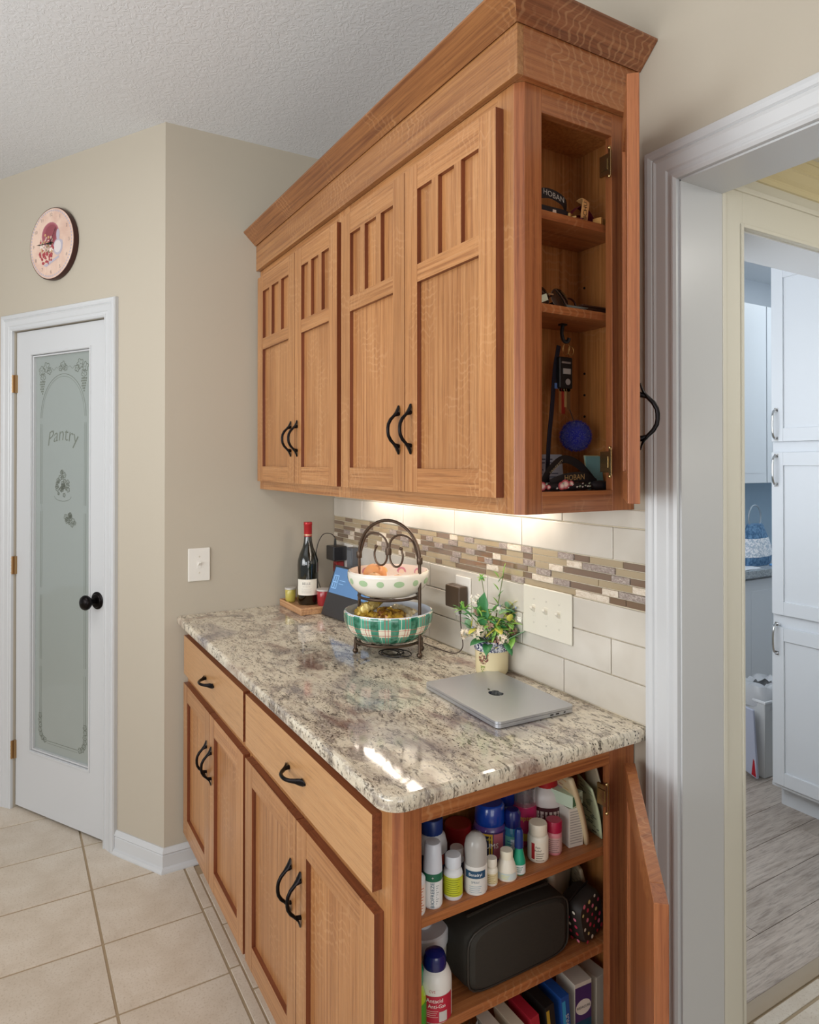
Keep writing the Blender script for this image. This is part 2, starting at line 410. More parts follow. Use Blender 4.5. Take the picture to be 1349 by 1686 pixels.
# flat casing of the second opening
def hbox(m, y0, y1, z0, z1, x1, x0=HX): return m.box(x0, x1, y0, y1, z0, z1)
m = MB(); 
m.box(HX, HX + .014, .132, OY0, 0, OZ + .088); m.box(HX, HX + .014, OY0, OY1 + .076, OZ, OZ + .088); m.box(HX, HX + .014, OY1, OY1 + .076, 0, OZ)
m.box(HX + .014, HX + .019, .132, .144, 0, OZ + .088); m.box(HX + .014, HX + .019, .144, OY1 + .076, OZ + .076, OZ + .088)
m.box(HX + .014, HX + .018, OY0 - .008, OY0, 0, OZ + .008); m.box(HX + .014, HX + .018, OY0, OY1, OZ, OZ + .008)
struct(m.build('trim_4', CREAM, bevel=.0012))
m = MB(); m.box(HX - .13, HX + .001, OY0 - .004, OY0 + .003, 0, OZ); m.box(HX - .13, HX + .001, OY0, OY1, OZ - .003, OZ + .003); m.box(HX - .13, HX + .001, OY1 - .003, OY1 + .004, 0, OZ)
struct(m.build('trim_5', WHITE2))
# hall crown and ceiling
HC = 2.165
cr = [(HX, 2.105), (HX + .006, 2.105), (HX + .010, 2.113), (HX + .010, 2.118), (HX + .018, 2.124), (HX + .030, 2.138), (HX + .034, 2.140), (HX + .034, 2.146), (HX + .046, 2.155), (HX + .050, 2.155), (HX + .050, HC), (HX, HC)]
m = MB().prism(cr, .12, 2.6, 'xz'); struct(m.build('trim_6', P('DCCFA8', .22, name='cream_gloss_crown'), ang=.2))
struct(MB().box(HX - .02, 3.4, .12, 2.7, HC, HC + .1).build('ceiling_hall', CREAM))
struct(MB().box(HX, 3.4, 2.6, 2.7, 0, HC).box(3.3, 3.4, .12, 2.6, 0, HC).build('wall_hall_end', CREAM))
# hall floor tiles, threshold
struct(MB().box(1.478, 3.4, 0, 2.7, -.09, -.0025).build('floor_hall', GROUT))
fh = bpy.data.objects['floor_hall']
for j in range(0, 7):
    y0 = -.10 + .3115 * j
    floor_tile(1.486, 1.523, y0 + g, y0 + .3115 - g, fh)
    for i in range(3): floor_tile(1.530 + px * i, 1.530 + px * (i + 1) - 2 * g, y0 + .02 + g, y0 + .02 + .303 - g, fh)
m = MB().prism([(1.440, -.002), (1.442, .003), (1.452, .007), (1.470, .007), (1.482, .002), (1.482, -.002)], .2, 1.1, 'xz')
struct(m.build('trim_7', P('A99984', .45, name='threshold_strip')))
# laundry room shell
LX0, LY1 = -.23, 4.3
struct(MB().box(LX0 - .1, 1.56, .12, LY1, -.09, -.003).build('floor_laundry', P('6E655E', .7)))
lf = bpy.data.objects['floor_laundry']
pl0 = None
for i in range(12):
    x0 = 1.44 - .15 * (i + 1); off = (i * .47) % 1.2
    y = .13 - off
    while y < 3.3:
        ya, yb = max(y, .125), min(y + 1.2, 3.4)
        if yb - ya > .05:
            o = MB().box(x0 + .0008, x0 + .15 - .0008, ya + .0008, yb - .0008, -.003, 0).build('plank', PLANK, lf, bevel=.0008, segs=1)
        y += 1.2
struct(MB().box(LX0 - .1, LX0, .12, LY1, 0, 2.71).build('wall_laundry_left', LWALL))
struct(MB().box(LX0 - .1, 1.66, LY1, LY1 + .1, 0, 2.71).build('wall_laundry_back', LWALL))
struct(MB().box(LX0 - .1, 1.66, .12, LY1, 2.71, 2.8).build('ceiling_laundry', paint('laundry_ceiling', 'E4E8EC', .8)))
struct(MB().box(HX - .12, HX, .12, 2.7, 2.3, 2.71).box(HX - .12, HX, 2.7, LY1, 0, 2.71).build('wall_laundry_right', LWALL))
# baseboards: pantry wall and side wall
BP = [(0, 0), (.022, 0), (.022, .005), (.018, .014), (.011, .019), (.011, .058), (.009, .062), (.013, .067), (.009, .076), (.004, .084), (0, .084)]
def baseboard(name, M, a0, a1, mit0=0, mit1=0):
    n = len(BP); V = [(a0 + mit0 * d, d, z) for d, z in BP] + [(a1 + mit1 * d, d, z) for d, z in BP]
    Fc = [(i, (i + 1) % n, n + (i + 1) % n, n + i) for i in range(n)] + [tuple(range(n)), tuple(range(n, 2 * n))[::-1]]
    return struct(MB().add(V, Fc, 0, M).build(name, WHITE, ang=.25))
MS = Matrix(((0, 1, 0, 0), (1, 0, 0, 0), (0, 0, 1, 0), (0, 0, 0, 1)))   # side wall: a=y, d=x
mt = math.tan(R(15.0 + 15.0) / 2)   # 60 deg turn shared: half of the outside angle
# outside corner between side wall (normal +x) and pantry wall (normal PN): angle between normals is 59.9 deg
mt = math.tan(R(59.9) / 2)
baseboard('baseboard_left', PM, 0, s0 - .070, -mt, 0)
baseboard('baseboard_side', MS, -.675, -.5155, -mt, 0)
baseboard('baseboard_far_left', PM, s1 + .070, 3.1)

# ------------------------------------------------------------------ backsplash
def field_tiles():
    par = wall_back; h = .0785
    m = MB().box(.001, 1.599, -.0035, 0, .914, 1.371)
    m.build('grout_bed', WGROUT, par)
    rows = [(.9175, .9985, [.432, .737, 1.042, 1.347]), (1.0005, 1.0795, [.275, .582, .887, 1.192, 1.497]), (1.0815, 1.1545, [.13, .435, .74, 1.042, 1.347]),
            (1.2570, 1.3290, [.262, .57, .878, 1.190, 1.503]), (1.3315, 1.3700, [.12, .426, .73, 1.036, 1.342])]
    for z0, z1, js in rows:
        xs = [0.002] + js + [1.600]
        for a, b in zip(xs[:-1], xs[1:]):
            MB().box(a + .0012, b - .0012, -.0085 - rnd.uniform(0, .0008), -.002, z0, z1).build('tile', SUB, par, bevel=.0022, segs=2)
field_tiles()
def mosaic():
    par = wall_back; z0, z1 = 1.1565, 1.2555; hh = (z1 - z0) / 6
    G, B_, S_, W_ = MTAN, MBRN, MGREY, MTRAV
    known = {0: ([1.23, 1.325, 1.381, 1.43, 1.531, 1.601], [G, S_, B_, G, B_]),
             1: ([1.23, 1.356, 1.409, 1.509, 1.601], [G, W_, S_, G]),
             2: ([1.195, 1.241, 1.293, 1.345, 1.498, 1.551, 1.599], [S_, G, W_, B_, S_, B_]),
             3: ([1.246, 1.301, 1.458, 1.557, 1.601], [S_, G, G, W_]),
             4: ([1.23, 1.311, 1.368, 1.47, 1.519, 1.601], [W_, S_, B_, W_, S_]),
             5: ([1.20, 1.386, 1.492, 1.539, 1.601], [G, W_, B_, B_])}
    r2 = random.Random(5)
    for r in range(6):
        xs, ms = known[r]; xs = list(xs); ms = list(ms); last = ms[0]
        while xs[0] > .004:
            k = r2.choice([G, G, B_, B_, S_, W_])
            while k is last: k = r2.choice([G, B_, S_, W_, G])
            L = r2.uniform(.035, .06) if k in (S_, W_) else r2.uniform(.06, .15)
            if r2.random() < .2: L = .035
            nx = xs[0] - L
            if nx < .03: nx = .003
            xs.insert(0, nx); ms.insert(0, k); last = k
        zt = z1 - hh * r
        for a, b, mt_ in zip(xs[:-1], xs[1:], ms):
            d = .0065 if mt_ in (G, B_) else .0085
            MB().box(a + .001, b - .001, -d - r2.uniform(0, .0006), -.002, zt - hh + .001, zt - .001).build('mosaic_tile', mt_, par, bevel=.0007, segs=1)
mosaic()

# ------------------------------------------------------------------ cabinet parts
def make_handle(length=.12):
    # arched pull with flared leaf feet; local z along, -y outwards
    m = MB(); h = length / 2
    pts = [(0, -.002, -h), (0, -.004, -h + .008), (0, -.008, -h + .017), (0, -.015, -h + .026), (0, -.024, -h + .035), (0, -.030, -h + .046), (0, -.0315, -h + .055)]
    pts = pts + [(0, y, -z) for x, y, z in pts[::-1]]
    rs = [(.0030, .0015), (.0072, .0018), (.0082, .0026), (.0058, .0036), (.0046, .0042), (.0042, .0042), (.0042, .0042)]
    rs = rs + rs[::-1]
    m.tube(pts, rs, 10, up=(1, 0, 0))
    for s_ in (-1, 1): m.tube([(0, 0, s_ * (h - .020)), (0, -.014, s_ * (h - .024))], [.0052, .0042], 8)
    return m
HM = make_handle()
def handle(parent, x, y, z, horiz=False, M=None):
    mm = Matrix.Rotation(PI / 2, 4, 'Y') if horiz else Matrix.Identity(4)
    MM = T(x, y, z) @ (M or Matrix.Identity(4)) @ mm
    m = MB(); m.add(HM.v, HM.f, 0, MM, True)
    return m.build('handle', BLACKM, parent, ang=1.2)
def shaker(parent, x0, x1, z0, z1, yf, t=.02, st=.056, rb=.057, rt=.057, slats=None, midrail=None, M=None, hx=None, hz=None, wood=(None, None), hand=True):
    """door: frame mesh + child panels; front face at y=yf, thickness towards +y"""
    V_, H_ = WZ, WX
    m = MB(); yb = yf + t
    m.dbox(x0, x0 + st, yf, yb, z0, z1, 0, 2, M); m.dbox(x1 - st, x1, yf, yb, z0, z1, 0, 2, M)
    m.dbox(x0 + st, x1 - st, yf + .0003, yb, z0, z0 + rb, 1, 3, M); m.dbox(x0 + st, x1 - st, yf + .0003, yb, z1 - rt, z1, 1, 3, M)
    pans = []
    if midrail:
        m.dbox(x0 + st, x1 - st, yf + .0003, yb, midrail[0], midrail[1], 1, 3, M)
        pans.append((x0 + st, x1 - st, z0 + rb, midrail[0]))
        W = x1 - x0 - 2 * st; mw = .027; lw = (W - 2 * mw) / 3
        for k in range(2):
            a = x0 + st + lw * (k + 1) + mw * k
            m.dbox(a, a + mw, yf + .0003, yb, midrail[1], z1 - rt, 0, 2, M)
        for k in range(3):
            a = x0 + st + (lw + mw) * k; pans.append((a, a + lw, midrail[1], z1 - rt))
    else: pans.append((x0 + st, x1 - st, z0 + rb, z1 - rt))
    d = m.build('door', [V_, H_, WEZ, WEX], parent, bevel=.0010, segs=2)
    for a, b, c, e in pans:
        MB().box(a - .003, b + .003, yf + .011, yf + .0165, c - .003, e + .003, 0, M).build('panel', V_, d)
    return d
# ---- upper cabinets
UZ0, UZ1 = 1.371, 2.215; UD = -.32; UF = -.34
def upper_far():
    t = thing('wall_cabinet', 'oak wall cabinet next to the beige side wall, two closed doors, above wine bottle', 'cabinet', (0, 0, 0))
    m = MB(); x1 = .770
    m.box(.001, x1, -.301, -.001, UZ0 + .018, UZ1, 0)
    m.box(.001, .04, -.320, -.301, UZ0, UZ1, 0); m.box(.73, x1, -.320, -.301, UZ0, UZ1, 0)
    m.box(.04, .73, -.320, -.301, UZ0, UZ0 + .04, 1); m.box(.04, .73, -.320, -.301, UZ1 - .045, UZ1, 1)
    m.box(.001, x1, -.301, -.282, UZ0, UZ0 + .018, 1)
    m.build('cabinet_box', [WZ, WX], t, bevel=.0008)
    for k, (a, b) in enumerate(((.030, .4165), (.4195, .757))):
        d = shaker(t, a, b, 1.403, 2.178, UF, st=.058, rb=.056, rt=.060, midrail=(1.898, 1.940))
        handle(d, .386 if k == 0 else .444, UF, 1.553)
    return t
upper_far()
def end_door(parent, h, ang, w_, z0, z1, shelfd=False, hz=None):
    M = T(h[0], h[1], 0) @ RZ(-ang)      # local +x runs from hinge to free edge, local y=0 is the outer... inner face towards -y
    m = MB(); t_ = .021; st = .05
    m.box(0, st, 0, t_, z0, z1, 0, M); m.box(w_ - st, w_, 0, t_, z0, z1, 0, M)
    m.box(st, w_ - st, .0003, t_ - .0003, z0, z0 + .056, 1, M); m.box(st, w_ - st, .0003, t_ - .0003, z1 - .056, z1, 1, M)
    d = m.build('door', [ENDV, ENDH], parent, bevel=.0012, segs=2); d['label'] = 'open shaker door swung towards the doorway'
    MB().box(st - .003, w_ - st + .003, .006, .014, z0 + .053, z1 - .053, 0, M).build('panel', ENDV, d)
    hm = M @ T(w_ - .028, t_, hz) @ RZ(PI)
    mm = MB().add(HM.v, HM.f, 0, hm, True); mm.build('handle', BLACKM, d, ang=1.2)
    m = MB()
    for q, (xx, zz) in enumerate(((.01, z0 + .01), (.02, z1 - .18), (.06, z1 - .31))): pass
    return d, M
def hinge(parent, x, y, z, ang):
    m = MB(); m.box(x - .030, x - .002, y - .016, y - .011, z - .022, z + .022)
    m.tube([(x, y - .016, z - .026), (x, y - .016, z + .026)], .004, 8)
    m.box(x - .026, x - .006, y - .018, y - .016, z - .012, z + .012)
    m.ball((x + .002, y - .020, z - .030), .004, seg=8, rings=5); m.ball((x + .002, y - .020, z + .030), .004, seg=8, rings=5)
    m.box(x - .001, x + .006, y - .021, y - .0185, z - .030, z + .030)
    return m.build('hinge', P('B9A070', .25, .95, name='nickel_brass'), parent, bevel=.0006)
EX = 1.5564
def upper_near():
    t = thing('wall_cabinet', 'oak wall cabinet beside the doorway, two closed doors and an open side door', 'cabinet', (0, 0, 0))
    ch = .0145
    m = MB()
    # closed part behind front doors
    m.box(.7705, 1.392, -.301, -.001, UZ0 + .018, UZ1, 0)
    m.box(.7705, .81, -.320, -.301, UZ0, UZ1, 0)
    # chamfered corner post
    m.prism([(1.490, -.301), (1.490, -.320), (EX - ch, -.320), (EX, -.320 + ch), (EX, -.262), (1.538, -.262), (1.538, -.301)], UZ0, UZ1, 'xy', 5)
    m.box(.81, 1.490, -.320, -.301, UZ0, UZ0 + .04, 1); m.box(.81, 1.490, -.320, -.301, UZ1 - .045, UZ1, 1)
    # end frame (faces +x)
    m.box(1.538, EX, -.0665, -.001, UZ0, UZ1, 5); m.box(1.538, EX, -.262, -.0665, UZ0, 1.4145, 6); m.box(1.538, EX, -.262, -.0665, 2.166, UZ1, 6); m.box(1.490, 1.541, -.3203, -.302, UZ0, UZ1, 0)
    # end compartment
    m.box(1.392, 1.400, -.301, -.001, UZ0 + .03, UZ1, 3); m.box(1.400, 1.538, -.301, -.290, UZ0 + .03, UZ1, 3); m.box(1.400, 1.538, -.010, -.001, UZ0 + .03, UZ1, 3)
    m.box(1.400, 1.538, -.290, -.010, 1.392, 1.4135, 4); m.box(1.400, 1.538, -.290, -.010, 2.19, UZ1, 3)
    m.box(.7705, 1.538, -.301, -.282, UZ0, UZ0 + .018, 1); m.box(1.400, 1.538, -.282, -.001, UZ0 + .014, UZ0 + .0216, 1)
    m.build('cabinet_box', [WZ, WX, WY, INX, INS, ENDV, ENDH], t, bevel=.0008)
    for k, (a, b) in enumerate(((.787, 1.1495), (1.1525, 1.510))):
        d = shaker(t, a, b, 1.403, 2.178, UF, st=.057, rb=.056, rt=.060, midrail=(1.898, 1.940))
        handle(d, 1.124 if k == 0 else 1.182, UF, 1.553)
    for z in (1.778, 1.968):
        sh = MB().box(1.402, 1.532, -.2895, -.0105, z, z + .018).build('shelf', INS, t, bevel=.0012)
    for z in (1.58, 1.63, 1.68, 1.84, 1.88): MB().tube([(1.42, -.012, z), (1.42, -.0095, z)], .0028, 8).build('shelf_pin_hole', P('120A06', .9), t)
    for z in (1.474, 2.103): hinge(t, 1.566, -.066, z, 0)
    d, M = end_door(t, (1.5765, -.060, 0), R(45.5), .240, 1.400, 2.160, hz=1.555)
    return t
upper_near()
def crown():
    m = MB(); y0 = -.337; x1 = EX + .016
    m.prism([(.001, -.3205), (.001, y0), (x1, y0), (x1, -.0015), (EX + .0008, -.0015), (EX + .0008, -.3205)], 2.2145, 2.3125, 'xy', 0)
    f = MB()
    # frieze: separate oriented boards
    f.box(.001, x1, y0, -.3212, 2.2145, 2.3128, 0); f.box(EX + .0010, x1 + .0002, -.3212, -.0015, 2.2145, 2.3128, 1)
    f.box(.001, EX, -.3205, -.001, 2.2155, 2.23, 0)
    t = thing('crown_molding', 'oak crown and frieze board running along the top of the wall cabinets', 'molding', (0, 0, 0))
    f.build('frieze', [FRX, ENDH], t, bevel=.0008)
    # crown: sloped board, mitred at the near corner. section in (out, z)
    sec = [(0.0, 2.313), (.004, 2.311), (.0495, 2.3555), (.0495, 2.3600), (.030, 2.3600), (0.0, 2.330)]
    c = MB(); n = len(sec); V = []
    for (o_, z) in sec: V.append((.001, y0 - o_, z))
    for (o_, z) in sec: V.append((x1 + o_, y0 - o_, z))
    for (o_, z) in sec: V.append((x1 + o_, -.0015, z))
    c.add(V[:2 * n], [(i, (i + 1) % n, n + (i + 1) % n, n + i) for i in range(n)] + [tuple(range(n))], 0)
    c.add(V[n:], [(i, (i + 1) % n, n + (i + 1) % n, n + i) for i in range(n)] + [tuple(range(n, 2 * n))[::-1]], 1)
    c.box(.001, x1, y0, -.0015, 2.3130, 2.3160, 0)
    c.build('crown', [CRX, CRY], t)
crown()
# under-cabinet light bars
for k, (a, b) in enumerate(((.335, .655), (.668, .99), (1.003, 1.325))):
    nm = ['left', 'middle', 'right'][k]
    t = thing('under_cabinet_light', ['white light bar under the wall cabinet, above the two tier stand', 'white light bar under the wall cabinet, above the flower pot', 'white light bar under the wall cabinet, above the switch plate'][k], 'light', ((a + b) / 2, -.0635, 1.3895 if False else 1.389), group='under cabinet light bars')
    L = (b - a) / 2
    MB().box(-L, L, -.021, .021, -.012, 0).build('housing', WPL, t, bevel=.002)
    MB().box(-L + .006, L - .006, -.017, .017, -.0145, -.0118).build('lens', P('FFF2DC', .5, name='lit_lens', emit=('FFEFDC', 13.0)), t)
# lights are inside cabinet skirt: lamp light
for k, xx in enumerate((.495, .83, 1.165)):
    l = bpy.data.lights.new('under_cabinet_lamp', 'AREA'); l.shape = 'RECTANGLE'; l.size = .30; l.size_y = .03; l.energy = .33; l.color = (1.0, .92, .82)
    o = bpy.data.objects.new('under_cabinet_lamp', l); COL.objects.link(o); o.location = (xx, -.0635, 1.3740)

# ---- base cabinets
BZ1 = .8855; BF = -.592; DF = -.612
def drawer(parent, x0, x1):
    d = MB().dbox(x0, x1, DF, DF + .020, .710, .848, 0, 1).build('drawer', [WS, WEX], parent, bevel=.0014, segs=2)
    handle(d, (x0 + x1) / 2, DF, .777, horiz=True); return d
def base_far():
    t = thing('base_cabinet', 'oak base cabinet next to the beige side wall, with narrower drawer and two doors', 'cabinet', (0, 0, 0))
    m = MB(); x1 = .7500
    m.box(.002, x1, BF + .019, -.012, .112, BZ1, 0)
    m.box(.002, .045, BF, BF + .019, .112, BZ1, 0); m.box(.715, x1, BF, BF + .019, .112, BZ1, 0)
    m.box(.045, .715, BF, BF + .019, .112, .15, 1); m.box(.045, .715, BF, BF + .019, .84, BZ1, 1); m.box(.045, .715, BF, BF + .019, .67, .715, 1)
    m.box(.002, x1, -.515, -.50, .0, .112, 1)
    m.build('cabinet_box', [WZ, WX], t, bevel=.0008)
    drawer(t, .026, .742)
    for k, (a, b) in enumerate(((.022, .3805), (.3835, .742))):
        d = shaker(t, a, b, .133, .676, DF, st=.057, rb=.066, rt=.058)
        handle(d, .353 if k == 0 else .411, DF, .520)
base_far()
def base_near():
    t = thing('base_cabinet', 'oak base cabinet under the laptop, wide drawer, open side door and medicine shelves', 'cabinet', (0, 0, 0))
    ch = .0145; m = MB()
    m.box(.7505, 1.350, BF + .019, -.012, .112, BZ1, 0)
    m.box(.7505, .79, BF, BF + .019, .112, BZ1, 0)
    m.prism([(1.485, BF + .019), (1.485, BF), (EX - ch, BF), (EX, BF + ch), (EX, -.541), (1.538, -.541), (1.538, BF + .019)], .0, BZ1, 'xy', 5)
    m.box(.79, 1.485, BF, BF + .019, .112, .15, 1); m.box(.79, 1.485, BF, BF + .019, .84, BZ1, 1); m.box(.79, 1.485, BF, BF + .019, .67, .715, 1)
    m.box(1.538, EX, -.0775, -.003, .0, BZ1, 5); m.box(1.538, EX, -.541, -.0775, .0, .15, 6); m.box(1.538, EX, -.541, -.0775, .838, BZ1, 6); m.box(1.485, 1.541, BF - .0003, BF + .018, .0, BZ1, 0)
    m.box(1.350, 1.358, BF + .019, -.003, .112, BZ1, 3); m.box(1.358, 1.538, BF + .019, BF + .028, .0, BZ1, 3); m.box(1.358, 1.538, -.012, -.003, .0, BZ1, 3)
    m.box(1.358, 1.538, BF + .028, -.012, .13, .149, 4); m.box(1.358, 1.538, BF + .028, -.012, .87, BZ1, 3)
    m.box(.7505, 1.40, -.515, -.50, .0, .112, 1)
    m.build('cabinet_box', [WZ, WX, WY, INX, INS, ENDV, ENDH], t, bevel=.0008)
    drawer(t, .764, 1.504)
    for k, (a, b) in enumerate(((.762, 1.1355), (1.1385, 1.512))):
        d = shaker(t, a, b, .133, .676, DF, st=.057, rb=.066, rt=.058)
        handle(d, 1.106 if k == 0 else 1.166, DF, .515)
    for z in (.636, .431, .222):
        MB().box(1.360, 1.535, BF + .0285, -.0125, z, z + .019).build('shelf', INS, t, bevel=.0012)
    for k in range(6): MB().tube([(1.505, -.0135, .49 + .03 * k), (1.505, -.0115, .49 + .03 * k)], .0028, 8).build('shelf_pin_hole', P('120A06', .9), t)
    hinge(t, 1.566, -.077, .775, 0); hinge(t, 1.566, -.077, .24, 0)
    end_door(t, (1.5785, -.056, 0), R(43.2), .470, .133, .846, hz=.515)
base_near()
def counter():
    x1 = 1.5949; y0 = -.632; r = .045; zt, zb = .914, .8857
    out = [(.0015, -.0005), (.0015, y0)] + arc(x1 - r, y0 + r, r, -PI / 2, 0, 10) + [(x1, -.0005)]
    rings = []; e = .007; ctr = out
    def inset(d):
        res = []
        for (x, y) in out:
            X = x; Y = y
            if y <= y0 + r + 1e-6 or x >= x1 - r - 1e-6:
                cx, cy = x1 - r, y0 + r
                if x > cx and y < cy:
                    vx, vy = x - cx, y - cy; L = math.hypot(vx, vy); X = cx + vx * (L - d) / L; Y = cy + vy * (L - d) / L
                else:
                    if abs(y - y0) < 1e-6: Y = y + d
                    if abs(x - x1) < 1e-6: X = x - d
            res.append((X, Y))
        return res
    prof = [(0.006, zb), (.0015, zb + .0015), (0, zb + .005), (0, zt - .010), (.001, zt - .005), (.004, zt - .0015), (.010, zt)]
    V = []; n = len(out)
    for d, z in prof: V += [(x, y, z) for x, y in inset(d)]
    Fc = []
    for i in range(len(prof) - 1):
        for j in range(n):
            k = (j + 1) % n; Fc.append((i * n + j, i * n + k, (i + 1) * n + k, (i + 1) * n + j))
    m = MB(); m.add(V, Fc, 0, None, True); m.add([V[i] for i in range(n)], [tuple(range(n))[::-1]], 0)
    m.add([V[(len(prof) - 1) * n + i] for i in range(n)], [tuple(range(n))], 0, None, True)
    o = m.build('countertop', GRANITE, ang=.6)
    tag(o, 'long speckled beige granite countertop with rounded front corner on the oak base cabinets', 'countertop')
counter()

# ------------------------------------------------------------------ pantry door
def pantry_door():
    d = struct(thing('door_1', '', 'door')); del d['label']; del d['category']
    d.matrix_world = PM
    a, b, z0, z1 = s0 + .004, s1 - .004, .012, pz - .004
    g0, g1, h0, h1 = .434, .826, .258, 1.932
    m = MB(); yb, yf = -.048, -.010
    m.box(a, g0, yb, yf, z0, z1); m.box(g1, b, yb, yf, z0, z1); m.box(g0, g1, yb, yf, z0, h0); m.box(g0, g1, yb, yf, h1, z1)
    m.build('slab', WHITE, d)
    m = MB()
    def bead(x0, x1, y0, y1): pass
    for (p0, p1) in ((0, .006), (.008, .014)):
        e = -.010 if p0 == 0 else -.015
        m.box(g0 + p0, g0 + p1, -.03, e, h0 + p0, h1 - p0); m.box(g1 - p1, g1 - p0, -.03, e, h0 + p0, h1 - p0)
        m.box(g0 + p1, g1 - p1, -.03, e, h0 + p0, h0 + p1); m.box(g0 + p1, g1 - p1, -.03, e, h1 - p1, h1 - p0)
    m.box(g0 - .004, g0 + .004, -.03, -.007, h0 - .004, h1 + .004); m.box(g1 - .004, g1 + .004, -.03, -.007, h0 - .004, h1 + .004)
    m.box(g0, g1, -.03, -.007, h0 - .004, h0 + .004); m.box(g0, g1, -.03, -.007, h1 - .004, h1 + .004)
    m.build('glazing_bead', WHITE, d, bevel=.001)
    gl = MB().box(g0 + .004, g1 - .004, -.031, -.026, h0 + .004, h1 - .004).build('glass_pane', P('A9B2AE', .30, name='frosted_glass', trans=.25, coat=1.0), d)
    # etched ornament: clear lines read dark
    E_ = MB(); y = -.0255
    def fn(x, z): return (x, y, z)
    def strip(pts, w_=.0022):
        for (p, q) in zip(pts[:-1], pts[1:]):
            dx, dz = q[0] - p[0], q[1] - p[1]; L = math.hypot(dx, dz) or 1; nx, nz = -dz / L * w_ / 2, dx / L * w_ / 2
            E_.add([fn(p[0] + nx, p[1] + nz), fn(q[0] + nx, q[1] + nz), fn(q[0] - nx, q[1] - nz), fn(p[0] - nx, p[1] - nz)], [(0, 1, 2, 3)])
    L_, R_ = .778, .481; cx = (L_ + R_) / 2; hw_ = (L_ - R_) / 2
    for off, ww in ((0, .0024), (.010, .0013)):
        strip([(cx + (hw_ - off) * math.cos(t_ * PI / 24), 1.66 + (.178 - off) * math.sin(t_ * PI / 24)) for t_ in range(25)], ww)
        for xx in (L_ - off, R_ + off):
            for (c0, c1) in ((1.635, 1.30), (1.27, .95), (.92, .65), (.62, .40)): strip([(xx, c0), (xx, c1)], ww)
    strip([(L_ - .05, .317), (R_ + .05, .317)], .0022); strip([(L_ - .05, .307), (R_ + .05, .307)], .0012)
    rg = random.Random(3)
    def blob(x, z, r, k=8):
        E_.add([fn(x + r * math.cos(2 * PI * i / k), z + r * math.sin(2 * PI * i / k)) for i in range(k)], [tuple(range(k))])
    def leaf(x, z, r, rot=0):
        pts = []
        for i in range(20):
            a_ = 2 * PI * i / 20; rr = r * (.62 + .38 * abs(math.cos(2.5 * a_)))
            pts.append((x + rr * math.cos(a_ + rot), z + rr * math.sin(a_ + rot)))
        strip(pts + [pts[0]], .0030)
        for i in range(3):
            a_ = rot + i * 2.1; strip([(x, z), (x + r * .6 * math.cos(a_), z + r * .6 * math.sin(a_))], .0018)
    for sx in (L_ - .012, R_ + .012):
        sg = 1 if sx < cx else -1
        leaf(sx - .006 * sg, 1.858, .021, .3); leaf(sx + .026 * sg, 1.872, .022, 1.2); leaf(sx + .002 * sg, 1.832, .018, 2.2); leaf(sx + .045 * sg, 1.855, .016, .7)
        for r_ in range(6):
            for c_ in range(4 - int(r_ * .65)):
                blob(sx + (c_ - (3 - r_ * .65) / 2) * .009, 1.812 - r_ * .010, .0042)
    leaf(cx, 1.872, .019, .5); leaf(cx - .016, 1.862, .013, 1.4); leaf(cx + .016, 1.862, .013, 1.8)
    for s_ in (-1, 1): strip([(cx + s_ * (.035 + .006 * i), 1.862 + .006 * math.sin(i * 1.1)) for i in range(8)], .0016)
    # bottom corners
    for sx in (L_, R_):
        sg = 1 if sx < cx else -1
        for k, (dx, dz) in enumerate(((0, .395), (.003, .375), (.002, .355), (.008, .338), (.018, .325), (.034, .318), (.002, .415))): leaf(sx + dx * sg, dz, .012, k)
    # word
    V, Fc = text_geo('Pantry', .092, 'CENTER', -.0006)
    # outline lettering following an arc
    E_.add([fn(cx - (x * .84 + y_ * .16), 1.560 + y_ * .92 + .03 * (1 - (x / .13) ** 2)) for x, y_ in V], Fc)
    # urn with fruit
    for k in range(26):
        a_ = rg.uniform(0, 2 * PI); r_ = rg.uniform(0, .05); leaf(cx + r_ * math.cos(a_) * .9, 1.385 + r_ * math.sin(a_), rg.uniform(.006, .013), a_)
    strip([(cx - .055 * math.cos(t_ * PI / 10), 1.335 - .02 * math.sin(t_ * PI / 10)) for t_ in range(11)], .002)
    for k in range(14): leaf(cx - .05 + rg.uniform(-.03, .03), 1.245 + rg.uniform(-.03, .04), rg.uniform(.006, .013), k)
    stuff(E_.build('etched_pattern', P('767C72', .3, name='etched_line'), gl))
    # knob
    k = MB(); M = T(.387, -.010, .935) @ Matrix.Rotation(-PI / 2, 4, 'X')
    k.lathe([(0, 0), (.034, 0), (.034, .003), (.030, .006), (.027, .006), (.024, .010), (.012, .011), (.011, .030), (.013, .034), (.022, .038), (.028, .046), (.029, .054), (.025, .062), (.014, .067), (0, .068)], 28, M=M)
    k.build('knob', BLACKM, d)
    for z in (1.81, 1.035, .25):
        h = MB(); h.tube([(s1 + .002, .004, z - .038), (s1 + .002, .004, z + .038)], .0068, 8)
        for q in range(-2, 3): h.lathe([(.0075, q * .0152 - .0006), (.0075, q * .0152 + .0006)], 10, M=T(s1 + .002, .004, z))
        h.box(s1 - .010, s1 + .012, -.010, .001, z - .038, z + .038)
        h.build('hinge', P('A8875E', .3, .85), d)
    h = MB().box(s0 + .0015, s0 + .004, -.03, -.006, .90, .97).build('strike_plate', BLACKM, d)
pantry_door()
